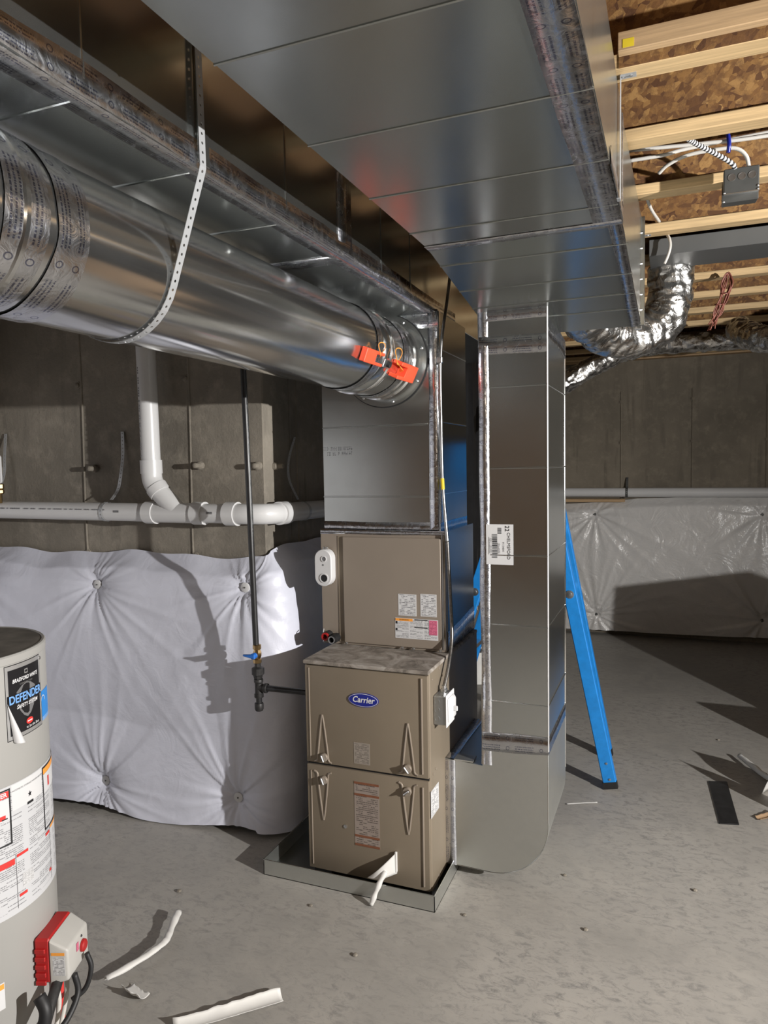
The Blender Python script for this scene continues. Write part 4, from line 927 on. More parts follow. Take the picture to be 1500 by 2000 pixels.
# ---- flexible ducts
def flex(lab, pts, r, sd, n=48, wr=0.12):
    P_ = path(pts, 34); rs = []; mb = MB(); vs = []; m = len(P_); t0 = (P_[1]-P_[0]).normalized(); ref = V((0, 0, 1)); nrm = (ref-t0*ref.dot(t0)).normalized(); s = 0
    for i in range(m):
        t = (P_[min(i+1, m-1)]-P_[max(i-1, 0)]).normalized(); nrm = (nrm-t*nrm.dot(t)).normalized(); b = t.cross(nrm)
        if i: s += (P_[i]-P_[i-1]).length
        for k in range(n):
            a = 2*PI*k/n
            rr = r*(1+0.008*math.sin(s*2*PI/0.034+2*noise.noise(V((math.cos(a), math.sin(a), s*5+sd))))+wr*noise.noise(V((math.cos(a)*1.6+sd, math.sin(a)*1.6, s*9)))+0.12*noise.noise(V((math.cos(a)*2.6, math.sin(a)*2.6+sd, s*26)))+0.03*noise.noise(V((math.cos(a)*9, math.sin(a)*9+sd, s*70))))
            vs.append(P_[i]+(nrm*math.cos(a)+b*math.sin(a))*rr)
    mb.add(vs, [(i*n+k, i*n+(k+1) % n, (i+1)*n+(k+1) % n, (i+1)*n+k) for i in range(m-1) for k in range(n)])
    return tag(obj('flexible_duct', mb, 'foil', ang=3), lab, 'duct')
flex('fat silver flexible duct elbow behind the end of the return trunk', [(-0.40, 3.10, 2.42), (-0.36, 3.35, 2.36), (-0.28, 3.55, 2.315), (-0.15, 3.68, 2.315), (-0.045, 3.74, 2.39), (-0.015, 3.76, 2.50), (-0.01, 3.76, 2.64)], 0.100, 1.0, wr=0.07)
flex('thin silver flexible duct running under the far joists to the right', [(-1.25, 5.75, 2.02), (-0.98, 5.85, 2.20), (-0.76, 5.95, 2.37), (-0.52, 6.0, 2.51), (-0.32, 6.0, 2.585), (-0.05, 6.0, 2.615), (0.35, 6.0, 2.612), (0.8, 5.95, 2.60)], 0.078, 5.0)
flex('silver flexible duct bending in at the right edge below the joists', [(0.40, 5.25, 2.56), (0.455, 5.05, 2.48), (0.56, 4.9, 2.425), (0.72, 4.85, 2.42), (1.1, 4.85, 2.5), (1.5, 4.9, 2.6)], 0.082, 9.0)
# ---- joist bay panning duct
pj = thing('joist_duct', 'dark grey sheet metal duct tucked under the joists at right', 'duct', (1.0, 3.7, 2.62))
obj('duct_body', MB().box(RX1+0.035, 3.6, 3.466, 3.72, 2.625, ZJ-0.004), 'pangrey', pj, bevel=0.002)
obj('duct_flange', MB().hexa([(RX1+0.035, 3.72, 2.625), (3.6, 3.72, 2.625), (3.6, 3.88, 2.69), (RX1+0.035, 3.88, 2.69), (RX1+0.035, 3.72, 2.63), (3.6, 3.72, 2.63), (3.6, 3.88, 2.695), (RX1+0.035, 3.88, 2.695)]), 'galv_dull', pj)

# ---- ceiling electrical
jb = thing('junction_box', 'grey square steel junction box hung under a joist at upper right', 'electrical box', (0.21, 2.80, 2.60))
obj('box_body', MB().box(0.158, 0.266, 2.765, 2.805, 2.618, 2.702), 'jbox', jb, bevel=0.003)
obj('box_bottom', MB().hexa([(0.152, 2.765, 2.590), (0.264, 2.765, 2.590), (0.266, 2.880, 2.612), (0.158, 2.880, 2.612), (0.152, 2.765, 2.618), (0.264, 2.765, 2.618), (0.266, 2.880, 2.700), (0.158, 2.880, 2.700)]), 'jbox', jb, bevel=0.002)
for x in (0.182, 0.213, 0.244): obj('knockout', MB().lathe([(0.0125, 0), (0.0125, 0.0015), (0.0105, 0.0015), (0.0105, 0.0003), (0, 0.0003)], (x, 2.765, 2.672), (0, -1, 0), 18), 'steel', jb)
obj('box_ridge', MB().box(0.158, 0.266, 2.762, 2.766, 2.616, 2.620), 'steel', jb)
for x, z in ((0.160, 2.622), (0.262, 2.622), (0.158, 2.594), (0.262, 2.634)): obj('screw', MB().lathe([(0.004, 0), (0.004, 0.002), (0, 0.004)], (x, 2.765, z), (0, -1, 0), 8), 'steel', jb)
tag(armored([(0.02, 2.50, 2.735), (0.06, 2.60, 2.742), (0.115, 2.68, 2.735), (0.16, 2.73, 2.722), (0.186, 2.755, 2.708), (0.192, 2.78, 2.700)], 0.0085, 'inkwhite', 0.0075, mat2='dark'), 'black and silver armored cable curving into the ceiling junction box', 'cable')
def cable(lab, pts, r=0.0065, mat='cable', name='electrical_cable'):
    return tag(obj(name, MB().tube(path(pts, 8), r, 8), mat, ang=3), lab, 'cable')
cable('upper of two white cables running straight along the joist', [(-0.15, 2.72, 2.80), (0.10, 2.73, 2.785), (0.29, 2.735, 2.778), (0.8, 2.74, 2.785)])
cable('lower of two white cables running straight along the joist', [(-0.15, 2.74, 2.772), (-0.03, 2.745, 2.775), (0.06, 2.75, 2.786), (0.4, 2.755, 2.80)])
cable('short white cable looping from the strand board over to the junction box', [(-0.05, 2.80, 2.735), (-0.02, 2.78, 2.752), (0.04, 2.765, 2.768), (0.12, 2.76, 2.770), (0.19, 2.765, 2.766), (0.225, 2.775, 2.74), (0.237, 2.79, 2.70)])
cable('short white cable stub on the web beside the return trunk', [(-0.108, 2.93, 2.746), (-0.102, 2.985, 2.742), (-0.084, 3.15, 2.728), (-0.056, 3.385, 2.744)])
cable('white cable stub dangling in front of the dark grey duct', [(-0.025, 3.45, 2.705), (-0.015, 3.425, 2.675), (-0.012, 3.42, 2.645), (-0.020, 3.42, 2.61), (-0.035, 3.425, 2.575)])
cable('dark blue tie bunching the white cables below a joist', [(0.165, 2.735, 2.812), (0.168, 2.725, 2.79), (0.170, 2.722, 2.765), (0.168, 2.73, 2.742)], 0.007, 'navy', 'cable_tie')
cable('orange pull wires strung along the far joists', [(0.05, 4.05, 2.755), (0.20, 4.02, 2.752), (0.34, 4.0, 2.762), (0.7, 3.98, 2.785)], 0.004, 'copperwire', 'pull_wire')
oc = thing('wire_connector', 'small orange and black plug on a wire under the joists', 'connector', (0.10, 4.04, 2.75))
obj('plug_body', MB().box(0.065, 0.105, 4.030, 4.062, 2.742, 2.770), 'orange', oc, bevel=0.003)
obj('plug_tail', MB().tube([(0.255, 4.00, 2.757), (0.345, 3.99, 2.772)], [0.012, 0.017], 8), 'dark', oc)
wb = thing('wire_coil', 'hanging bundle of reddish brown wire tied below the joists', 'wire', (0.23, 4.3, 2.42))
for k in range(9):
    j = lambda s_: (random.random()-0.5)*s_
    pts = [(0.195+j(0.05), 4.28+j(0.03), 2.43+j(0.05)), (0.215+j(0.03), 4.28+j(0.02), 2.50), (0.238+j(0.012), 4.28+j(0.02), 2.58), (0.252+j(0.03), 4.28+j(0.02), 2.65), (0.268+j(0.01), 4.28+j(0.02), 2.702+j(0.01)), (0.288+j(0.015), 4.28+j(0.02), 2.65), (0.262+j(0.02), 4.28+j(0.02), 2.57), (0.236+j(0.02), 4.28+j(0.02), 2.50), (0.20+j(0.06), 4.28+j(0.03), 2.44+j(0.04))]
    obj('wire_strand', MB().tube(path(pts, 6), 0.0028, 5), 'copperwire', wb, ang=3)
for z in (2.545, 2.60): obj('tie_wrap', MB().tube([(0.240+(z-2.57)*0.5+0.020*math.cos(a), 4.28+0.020*math.sin(a), z+0.006*math.sin(a)) for a in [2*PI*k/12 for k in range(13)]], 0.003, 6), 'copperwire', wb)

# ---- step ladder behind the return drop
ld_ = thing('step_ladder', 'blue fibreglass stepladder standing behind the return drop', 'ladder', (-0.75, 4.05, 0))
AXP, LZ = -0.708, 1.84
def rail(p, q, nm):
    p, q = V(p), V(q); o = obj(nm, MB().bar(p, q, 0.026, 0.066, (0, 1, 0)), 'ladder', ld_, bevel=0.003)
    n = (q-p).normalized(); e = V((0, 1, 0)).cross(n).normalized()
    for s_ in (-1, 1): obj('rail_lip', MB().bar(p+e*0.032*s_+V((0, 0.012, 0)), q+e*0.032*s_+V((0, 0.012, 0)), 0.030, 0.006, (0, 1, 0)), 'ladder', o)
    obj('rail_foot', MB().bar(p-n*0.004, p+n*0.03, 0.034, 0.074, (0, 1, 0)), 'dark', o)
    return o
RN, RF, FN, FF = V((-0.283, 3.84, 0.012)), V((-0.340, 4.28, 0.012)), V((-1.31, 3.74, 0.012)), V((-1.31, 4.36, 0.012))
RNt, RFt, FNt, FFt = V((AXP+0.036, 3.93, LZ)), V((AXP+0.036, 4.20, LZ)), V((AXP-0.036, 3.90, LZ)), V((AXP-0.036, 4.23, LZ))
rail(RN, RNt, 'rear_rail'); rail(RF, RFt, 'rear_rail'); rail(FN, FNt, 'front_rail'); rail(FF, FFt, 'front_rail')
for k in range(1, 6):
    p0, p1 = FN.lerp(FNt, k/6), FF.lerp(FFt, k/6)
    obj('step', MB().box(p0.x-0.04, p0.x+0.04, p0.y, p1.y, p0.z-0.012, p0.z+0.012), 'steel', ld_, bevel=0.002)
for k in (1, 3, 4): obj('brace', MB().bar(RN.lerp(RNt, k/5.5), RF.lerp(RFt, k/5.5), 0.03, 0.02), 'steel', ld_)
obj('top_cap', MB().box(AXP-0.13, AXP+0.11, 3.88, 4.25, LZ-0.01, LZ+0.03), 'dark', ld_, bevel=0.01)
pr_, pf_ = RN.lerp(RNt, 0.55), FN.lerp(FNt, 0.55)
obj('spreader', MB().bar(pr_+V((0, 0.02, 0)), pf_+V((0, 0.02, 0)), 0.02, 0.008), 'steel', ld_)
for p in (pr_, pf_):
    obj('pivot_bolt', MB().lathe([(0.022, 0), (0.022, 0.003), (0.011, 0.004), (0.011, 0.010), (0, 0.011)], p+V((0, -0.014, 0)), (0, -1, 0), 14), 'steel', ld_)
for f in (0.025, 0.07): obj('rivet', MB().lathe([(0.007, 0), (0.006, 0.003), (0, 0.004)], RN.lerp(RNt, f)+V((0.005, -0.014, 0)), (0, -1, 0), 8), 'steel', ld_)
d_ = (FNt-FN).normalized(); pc = FN.lerp(FNt, 0.45)
plate(ld_, 'caution_sticker', pc+V((0, -0.0145, 0)), V((d_.z, 0, -d_.x)), d_, 0.055, 0.12, 'yellow', label='yellow caution sticker')
bk = thing('bucket', 'white plastic bucket with black band behind the furnace', 'bucket', (-1.43, 5.5, 0))
obj('bucket_wall', MB().lathe([(0.13, 0.0), (0.145, 0.25), (0.147, 0.30), (0.150, 0.37), (0.143, 0.37), (0.138, 0.02), (0.0, 0.02)], (-1.43, 5.5, 0), (0, 0, 1), 28), 'bucketw', bk)
obj('bucket_band', MB().lathe([(0.147, 0.255), (0.151, 0.257), (0.151, 0.285), (0.148, 0.287)], (-1.43, 5.5, 0), (0, 0, 1), 28), 'dark', bk)
obj('bail', MB().tube([(-1.43+0.155*math.cos(a), 5.5-0.10*math.sin(a), 0.33-0.10*math.sin(a)) for a in [k*PI/14 for k in range(15)]], 0.003, 6), 'steel', bk)

# ================================================================ water heater
TX, TY, TR, TZ = -1.833, 1.325, 0.26, 1.25
wh = thing('water_heater', 'pale grey tank water heater with labels at the left edge', 'water heater', (TX, TY, 0))
obj('tank_jacket', MB().lathe([(TR-0.005, 0.03), (TR, 0.04), (TR, TZ-0.028), (TR-0.001, TZ-0.022)], (TX, TY, 0), (0, 0, 1), 96), 'tank', wh)
obj('base_ring', MB().lathe([(TR-0.02, 0.0), (TR-0.02, 0.04), (TR-0.03, 0.04), (TR-0.03, 0.0)], (TX, TY, 0), (0, 0, 1), 64), 'dark', wh)
obj('top_rim', MB().lathe([(TR, TZ-0.024), (TR+0.0015, TZ-0.022), (TR+0.0015, TZ-0.004), (TR-0.002, TZ), (TR-0.008, TZ), (TR-0.010, TZ-0.004), (TR-0.02, TZ-0.006), (0, TZ-0.004)], (TX, TY, 0), (0, 0, 1), 96), 'tank', wh)
obj('top_cover', MB().lathe([(TR-0.009, TZ-0.005), (TR-0.010, TZ-0.001), (0.0, TZ+0.001)], (TX, TY, 0), (0, 0, 1), 72), 'tanktop', wh)
def tc_(a, z, r=0.0): a = math.radians(a); return V((TX+(TR+r)*math.cos(a), TY+(TR+r)*math.sin(a), z))
def cyl_patch(name, a0, a1, z0, z1, mat, parent, r=0.0008, label=None, n=None):
    n = n or max(2, int(abs(a1-a0)/2.5)); mb = MB()
    mb.grid(n, 2, lambda u, v: tc_(a0+(a1-a0)*u, z0+(z1-z0)*v, r))
    return obj(name, mb, mat, parent, ang=3, label=label)
def cyl_text(name, s, a, z, size, mat, parent, r=0.0022, rise=0.0, **kw):
    def fn(x, y): return tc_(a+math.degrees(x/TR), z+y+rise*x, r)
    return text(name, s, fn, mat, parent, size, **kw)
def cyl_poly(name, pts, mat, parent, r):
    """flat printed shape given by (angle, z) outline, triangulated as a fan of strips"""
    mb = MB(); mb.add([tc_(a, z, r) for a, z in pts], [tuple(range(len(pts)))]); return obj(name, mb, mat, parent, smooth=False)
obj('jacket_screw', MB().lathe([(0.005, 0), (0.005, 0.002), (0, 0.004)], tc_(27, 1.212), (math.cos(0.47), math.sin(0.47), 0), 8), 'steel', wh)
bdg = cyl_patch('brand_label', -3.6, 26.2, 1.030, 1.222, 'silver', wh, 0.0008, 'black and silver brand label with peeling corner')
cyl_patch('label_edge', -3.9, 26.5, 1.028, 1.224, 'badgeblack', bdg, 0.0005)
cyl_patch('label_field', -1.8, 24.4, 1.040, 1.211, 'badgeblack', bdg, 0.0013)
sh = [(3.4, 1.150), (7.5, 1.163), (11.3, 1.168), (15.2, 1.163), (19.2, 1.150), (19.0, 1.122), (17.0, 1.098), (14.2, 1.082), (11.3, 1.075), (8.4, 1.082), (5.6, 1.098), (3.6, 1.122)]
cyl_poly('shield', sh, 'greyprint', bdg, 0.0017)
cyl_text('label_text', 'BRADFORD WHITE', 11.2, 1.180, 0.0138, 'inkwhite', bdg, bold=0.0003, shear=0.2, sx=0.80)
cyl_text('label_text', 'CORPORATION', 11.2, 1.168, 0.0055, 'silver', bdg, space=1.5, sx=0.9)
cyl_patch('label_mark', 10.0, 12.8, 1.191, 1.203, 'silver', bdg, 0.0018); cyl_patch('label_mark', 10.5, 12.3, 1.194, 1.200, 'badgeblack', bdg, 0.0022)
cyl_patch('name_band', -3.0, 25.6, 1.118, 1.146, 'badgeblack', bdg, 0.0020)
cyl_text('label_text', 'DEFENDER', 11.3, 1.132, 0.030, 'ltblue', bdg, 0.0030, bold=0.0008, sx=0.84)
cyl_text('label_text', 'SAFETY SYSTEM', 11.6, 1.110, 0.0135, 'inkwhite', bdg, 0.0030, bold=0.0003, shear=0.25, sx=0.85)
cyl_poly('label_oval', [(12.6+3.0*math.cos(t_), 1.062+0.0085*math.sin(t_)) for t_ in [2*PI*k/24 for k in range(24)]], 'redprint', bdg, 0.0022)
cyl_patch('oval_mark', 10.6, 14.6, 1.0605, 1.0635, 'inkwhite', bdg, 0.0026)
cyl_text('label_text', 'to be the Best', 15.6, 1.0475, 0.0105, 'inkwhite', bdg, 0.0022, sx=0.9)
pk = MB()
def peel(u, v):
    a0 = -3.3+3.0*v; z = 1.128-0.105*v; wdt = 6.5*v; ang = u*PI*1.1
    return tc_(a0+wdt*(0.5-0.5*math.cos(ang)), z-0.010*v*u, 0.003+0.016*v*math.sin(ang))
pk.grid(10, 10, peel); obj('peeled_corner', pk, 'white', bdg, ang=3)
cyl_patch('energy_label', 26.9, 41, 1.046, 1.118, 'skyblue', wh, 0.0008, 'blue energy label on the tank'); cyl_patch('energy_strip', 26.9, 41, 1.036, 1.046, 'ltblue', wh, 0.0009)
cyl_poly('energy_arc', [(29.0+4.0*math.cos(t_), 1.080+0.026*math.sin(t_)) for t_ in [0.3+k*0.25 for k in range(14)]]+[(29.0+3.6*math.cos(t_), 1.080+0.0235*math.sin(t_)) for t_ in [0.3+k*0.25 for k in range(13, -1, -1)]], 'inkwhite', wh, 0.0014)
# big instruction label
il = cyl_patch('instruction_label', -80, 62, 0.573, 0.916, 'lbl_tank', wh, 0.0008, 'white instruction label wrapped round the tank', n=56)
cyl_patch('label_column', -3.4, 21.6, 0.846, 0.914, 'white', il, 0.0012)
cyl_text('label_text', 'AUTOMATIC STORAGE WATER HEATER', 9.3, 0.897, 0.0062, 'greyprint', il, 0.0017)
star = [(9.5+math.cos(PI/2+k*PI/5)*(1.7 if k % 2 == 0 else 0.75), 0.868+math.sin(PI/2+k*PI/5)*(0.0085 if k % 2 == 0 else 0.0037)) for k in range(10)]
cyl_poly('star_mark', star, 'ink', il, 0.0018); cyl_patch('black_tab', 7.2, 12.2, 0.842, 0.849, 'ink', il, 0.0018)
def frame(a0, a1, z0, z1, wz, mat, parent):
    wa = math.degrees(wz/TR)
    for b in ((a0, a1, z1-wz, z1), (a0, a1, z0, z0+wz), (a0, a0+wa, z0, z1), (a1-wa, a1, z0, z1)): cyl_patch('box_rule', *b, mat, parent, 0.0020)
frame(-38, -4.2, 0.764, 0.910, 0.004, 'ink', il); frame(22.6, 52, 0.735, 0.911, 0.004, 'ink', il)
hz = cyl_patch('danger_header', -37, -5.2, 0.888, 0.905, 'redprint', il, 0.0018); cyl_text('label_text', 'DANGER', -13.5, 0.8965, 0.016, 'inkwhite', il, 0.0024, bold=0.0004)
cyl_patch('picture_field', -37, -5.2, 0.830, 0.886, 'white', il, 0.0016); cyl_patch('picture_mark', -16, -7.6, 0.833, 0.845, 'redprint', il, 0.0020); cyl_patch('picture_mark', -10, -6.5, 0.833, 0.836, 'ink', il, 0.0024)
cyl_patch('warning_header', 23.6, 51, 0.890, 0.906, 'orangeprint', il, 0.0018); cyl_patch('picture_field', 23.6, 51, 0.838, 0.889, 'white', il, 0.0016); cyl_patch('picture_mark', 29.5, 32.0, 0.848, 0.876, 'redprint', il, 0.0020)
for a0, a1, z0, z1 in ((-2.1, 6.0, 0.720, 0.7275), (23.0, 28.6, 0.717, 0.7245), (-1.4, 4.0, 0.612, 0.6195), (26.0, 28.8, 0.609, 0.6165), (-40, -3.4, 0.706, 0.722)): cyl_patch('red_bar', a0, a1, z0, z1, 'redprint', il, 0.0018)
cyl_patch('orange_bar', 30, 55, 0.725, 0.732, 'orangeprint', il, 0.0018)
for a in (-2.8, 28.9): cyl_patch('column_rule', a, a+0.3, 0.585, 0.730, 'greyprint', il, 0.0016)
cyl_patch('diagram', 1.2, 9.5, 0.634, 0.668, 'lbl_fine', il, 0.0016)
il2 = cyl_patch('small_label', -26, -13.2, 0.345, 0.415, 'white', wh, 0.0008, 'small white label low on the tank'); cyl_patch('orange_bar', -26, -13.5, 0.398, 0.412, 'orangeprint', il2, 0.0014)
# gas control
CA = math.radians(20); cn = V((math.cos(CA), math.sin(CA), 0)); ctn = V((-math.sin(CA), math.cos(CA), 0)); zc = 0.412
cc = V((TX, TY, zc))+cn*TR
gc = obj('gas_control', MB().hexa([cc+cn*0.035-ctn*0.066+V((0,0,-0.066)), cc+cn*0.085-ctn*0.060+V((0,0,-0.056)), cc+cn*0.085+ctn*0.060+V((0,0,-0.056)), cc+cn*0.035+ctn*0.066+V((0,0,-0.066)),
    cc+cn*0.035-ctn*0.066+V((0,0,0.060)), cc+cn*0.085-ctn*0.060+V((0,0,0.030)), cc+cn*0.085+ctn*0.060+V((0,0,0.030)), cc+cn*0.035+ctn*0.066+V((0,0,0.060))]), 'ctl', wh, bevel=0.008, seg=3, label='pale grey gas control with red back plate')
obj('control_back', MB().obox(cc+cn*0.016, cn*0.022, ctn*0.064, V((0,0,0.062))), 'red', gc, bevel=0.006)
for k in range(5): obj('back_rib', MB().obox(cc+cn*0.012-ctn*0.066+V((0,0,0.03-k*0.022)), cn*0.014, ctn*0.003, V((0,0,0.006))), 'red', gc, bevel=0.0015)
obj('control_knob', MB().lathe([(0.017, 0), (0.016, 0.006), (0.012, 0.009), (0, 0.009)], cc+cn*0.086+ctn*0.022+V((0,0,-0.012)), cn, 20), 'red', gc)
plate(gc, 'dial_mark', cc+cn*0.0862-ctn*0.008+V((0,0,0.004)), ctn, (0,0,1), 0.012, 0.022, 'lbl_pink'); obj('status_light', MB().lathe([(0.004, 0), (0, 0.003)], cc+cn*0.086+ctn*0.018+V((0,0,0.018)), cn, 10), 'ink', gc)
plate(gc, 'side_label', cc+cn*0.060-ctn*0.0640+V((0,0,-0.012)), cn, (0,0,1), 0.036, 0.052, 'lbl'); plate(gc, 'side_bar', cc+cn*0.060-ctn*0.0650+V((0,0,0.022)), cn, (0,0,1), 0.036, 0.008, 'orangeprint')
def wtube(nm, pts, r, mat): obj(nm, MB().tube(path(pts, 6), r, 10), mat, wh, ang=3)
b0 = cc
wtube('gas_tube', [b0+cn*0.05-ctn*0.05+V((0,0,-0.06)), b0+cn*0.055-ctn*0.10+V((0,0,-0.085)), b0+cn*0.06-ctn*0.17+V((0,0,-0.13)), b0+cn*0.05-ctn*0.24+V((0,0,-0.17))], 0.014, 'cast')
wtube('igniter_boot', [b0+cn*0.04-ctn*0.13+V((0,0,-0.045)), b0+cn*0.06-ctn*0.14+V((0,0,-0.075)), b0+cn*0.055-ctn*0.145+V((0,0,-0.12))], 0.016, 'dark')
wtube('igniter_boot', [b0+cn*0.05-ctn*0.20+V((0,0,-0.10)), b0+cn*0.07-ctn*0.19+V((0,0,-0.13)), b0+cn*0.06-ctn*0.18+V((0,0,-0.17))], 0.018, 'dark')
wtube('wire_lead', [b0+cn*0.09-ctn*0.04+V((0,0,-0.05)), b0+cn*0.10-ctn*0.045+V((0,0,-0.10)), b0+cn*0.09-ctn*0.09+V((0,0,-0.14)), b0+cn*0.06-ctn*0.13+V((0,0,-0.17)), b0+cn*0.03-ctn*0.13+V((0,0,-0.22))], 0.008, 'dark')
wtube('wire_lead', [b0+cn*0.10+ctn*0.015+V((0,0,-0.03)), b0+cn*0.112+ctn*0.012+V((0,0,-0.07)), b0+cn*0.10+ctn*0.0+V((0,0,-0.12)), b0+cn*0.07-ctn*0.02+V((0,0,-0.14))], 0.007, 'dark')
wtube('wire_lead', [b0+cn*0.06-ctn*0.02+V((0,0,-0.06)), b0+cn*0.06-ctn*0.03+V((0,0,-0.12)), b0+cn*0.04-ctn*0.04+V((0,0,-0.22))], 0.006, 'cable')
wtube('wire_lead', [b0+cn*0.05-ctn*0.06+V((0,0,-0.06)), b0+cn*0.055-ctn*0.06+V((0,0,-0.12)), b0+cn*0.04-ctn*0.07+V((0,0,-0.22))], 0.006, 'cable')
wtube('wire_lead', [b0+cn*0.02+ctn*0.02+V((0,0,-0.10)), b0+cn*0.02+ctn*0.02+V((0,0,-0.26))], 0.008, 'redprint')
cyl_patch('access_label', 6, 34, 0.06, 0.24, 'tank', wh, 0.004)

# ================================================================ things on the floor
def ribbon(lab, pts, width, curl, name='paper_scrap', mat='paper', cat='scrap paper', t=0.0, ang0=0.0):
    """curled strip: circular-arc cross section of total angle curl, following pts"""
    P_ = path(pts, 8); mb = MB(); m = len(P_); nc = 9; rad = width/curl; vs = []
    for i, p in enumerate(P_):
        tg = (P_[min(i+1, m-1)]-P_[max(i-1, 0)]).normalized(); sd_ = tg.cross(V((0, 0, 1))).normalized(); up_ = sd_.cross(tg).normalized()
        wv = 1+0.25*noise.noise(V((i*0.35, p.x*9, 3))); cw = curl*(1+0.2*noise.noise(V((i*0.3, p.y*7, 8))))
        ring = []
        for k in range(nc):
            a = -cw/2+cw*k/(nc-1)+ang0
            ring.append(p+sd_*rad*wv*math.sin(a)+up_*rad*wv*(1-math.cos(a)))
        mn = min(q.z for q in ring) if t == 0 else 0
        for q in ring: vs.append(q+V((0, 0, max(0, 0.0015-q.z))))
    fs = [(i*nc+k, i*nc+k+1, (i+1)*nc+k+1, (i+1)*nc+k) for i in range(m-1) for k in range(nc-1)]
    mb.add(vs, fs); o = obj(name, mb, mat, ang=3)
    md = o.modifiers.new('thickness', 'SOLIDIFY'); md.thickness = 0.0008
    return tag(o, lab, cat)
ribbon('long bent white paper strip on the floor near the water heater', [(-1.738, 2.150, 0.012), (-1.70, 2.06, 0.012), (-1.672, 1.985, 0.012), (-1.685, 1.91, 0.012), (-1.74, 1.775, 0.004)], 0.052, 3.6, ang0=PI*0.85)
ribbon('small crumpled white paper scrap next to the bent strip', [(-1.660, 1.795, 0.004), (-1.615, 1.782, 0.004), (-1.575, 1.778, 0.004)], 0.062, 1.9, ang0=0.5)
ribbon('white paper strip on the floor at the bottom edge of the photo', [(-1.155, 1.925, 0.004), (-1.22, 1.862, 0.004), (-1.30, 1.785, 0.004), (-1.40, 1.69, 0.004)], 0.055, 1.7, ang0=0.35)
ribbon('thin white sliver on the floor right of the boot', [(-0.476, 3.590, 0.003), (-0.40, 3.628, 0.003), (-0.334, 3.657, 0.003)], 0.010, 1.5)
ribbon('rolled white paper piece on the floor at the right edge', [(0.375, 4.47, 0.012), (0.43, 4.33, 0.012), (0.475, 4.20, 0.02), (0.52, 4.12, 0.03)], 0.06, 3.8, ang0=PI*0.8)
ribbon('small brown paper corner on the floor at the right edge below', [(0.395, 3.735, 0.004), (0.43, 3.76, 0.006), (0.50, 3.80, 0.02)], 0.05, 2.2, mat='cardboard')
def leaf(lab, b, tip, wd, bow):
    b, tip = V(b), V(tip); ax = tip-b; sd_ = V((0.6, 0.5, 0.05)).normalized(); out = ax.cross(sd_).normalized(); mb = MB()
    def fn(u, v):
        wq = wd*math.sin(PI*min(1, 0.12+0.88*(1-v)**0.9)*0.5)*(1-v**6)
        return b+ax*v+out*bow*math.sin(PI*v)+sd_*wq*(u-0.5)+out*0.02*math.cos((u-0.5)*PI)
    mb.grid(6, 14, fn); o = obj('paper_scrap', mb, 'paper', ang=3); md = o.modifiers.new('thickness', 'SOLIDIFY'); md.thickness = 0.0008
    return tag(o, lab, 'scrap paper')
leaf('taller curled paper sheet standing on the floor just beyond the right edge', (0.52, 4.11, 0.0), (0.66, 3.925, 0.315), 0.21, 0.03)
leaf('second curled paper sheet standing on the floor just beyond the right edge', (0.52, 3.90, 0.0), (0.63, 3.75, 0.335), 0.10, 0.025)
mbp = MB(); mbp.prism([(0.195, 4.107), (0.288, 4.133), (0.309, 3.653), (0.223, 3.632)], lambda u, v, w_: V((u, v, w_)), 0.0, 0.006)
tag(obj('black_plate', mbp, 'plate', bevel=0.002), 'flat black rectangular plate lying on the floor at right', 'plate')
# white paper funnel and strip at the furnace foot
pf = thing('paper_flag', 'white folded paper flag stuck low on the furnace door with a rolled strip', 'scrap paper', (-1.06, 2.55, 0))
mb = MB()
def fl2(u, v):
    a = V((-1.005, YD-0.003, 0.182)); b = V((-1.005, YD-0.004, 0.094)); c = V((-1.115, YD-0.045, 0.078))
    e = b.lerp(a, v); p = e.lerp(c.lerp(c+V((0.01, 0, 0.006)), v), u); return p+V((0, -0.028*math.sin(PI*min(1, u*1.0))*(1-0.3*v), 0))
mb.grid(10, 8, fl2); o = obj('flag_sheet', mb, 'paper', pf, ang=3); md = o.modifiers.new('thickness', 'SOLIDIFY'); md.thickness = 0.0015
obj('flag_fold', MB().box(-1.012, -1.003, YD-0.012, YD-0.001, 0.10, 0.183), 'paper', pf, bevel=0.002)
mb = MB(); pts = path([(-1.040, 2.545, 0.112), (-1.052, 2.515, 0.085), (-1.066, 2.495, 0.045), (-1.078, 2.482, 0.006)], 6)
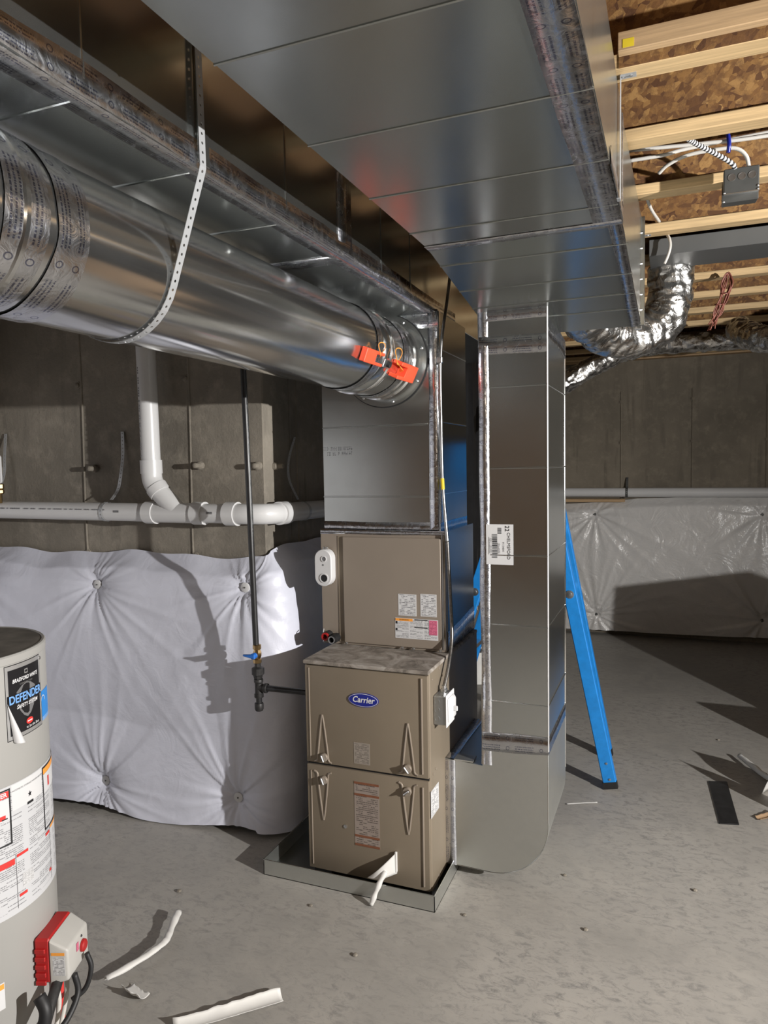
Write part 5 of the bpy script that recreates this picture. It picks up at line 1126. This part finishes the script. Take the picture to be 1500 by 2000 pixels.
mb.tube(pts, [0.0105+0.0015*math.sin(i) for i in range(len(pts))], 12); obj('rolled_strip', mb, 'paper', pf, ang=3)
# crumbs
for i, (x, y) in enumerate(((-0.28, 2.62), (-0.72, 2.55), (-1.30, 2.40), (0.10, 3.02), (-0.40, 2.95), (-1.85, 2.30), (-1.02, 2.2), (0.28, 4.75))):
    s_ = 0.006+0.005*random.random(); mb = MB(); mb.lathe([(0, 0), (s_, s_*0.3), (s_*0.8, s_*0.8), (0, s_)], (x, y, 0), (0, 0, 1), 6)
    tag(obj('debris_crumb', mb, 'wall', smooth=False), 'tiny grey concrete crumb on the floor', 'debris', 'concrete crumbs on the floor')

# ================================================================ work light and added fill socket, out of the frame
wlt = thing('work_light', 'tripod work light standing beyond the right edge of the photo', 'lamp', (LAMP[0]+0.08, LAMP[1], 0))
lx, lyy, lz = LAMP[0]+0.08, LAMP[1], LAMP[2]
obj('lamp_head', MB().box(lx-0.02, lx+0.05, lyy-0.12, lyy+0.12, lz-0.09, lz+0.09), 'yellow', wlt, bevel=0.008)
obj('lamp_guard', MB().tube([(lx-0.024, lyy-0.11, lz-0.08), (lx-0.024, lyy+0.11, lz-0.08), (lx-0.024, lyy+0.11, lz+0.08), (lx-0.024, lyy-0.11, lz+0.08), (lx-0.024, lyy-0.11, lz-0.08)], 0.004, 6), 'dark', wlt)
obj('pole', MB().cyl((lx+0.015, lyy, 0.45), (lx+0.015, lyy, lz-0.08), 0.014, 12), 'dark', wlt)
for k in range(3):
    a = 2*PI*k/3+0.4; obj('leg', MB().cyl((lx+0.015+0.42*math.cos(a), lyy+0.42*math.sin(a), 0.008), (lx+0.015, lyy, 0.62), 0.010, 10), 'dark', wlt)
bs = thing('fill_socket', 'porcelain socket added for the fill light, on a joist behind the camera', 'lamp', (0.9, -1.6, 2.52))  # unseen socket added to go with the fill light
obj('socket', MB().lathe([(0.055, 0.18), (0.055, 0.165), (0.03, 0.15), (0.026, 0.09), (0.0, 0.09)], (0.9, -1.6, 2.52), (0, 0, 1), 20), 'white', bs)
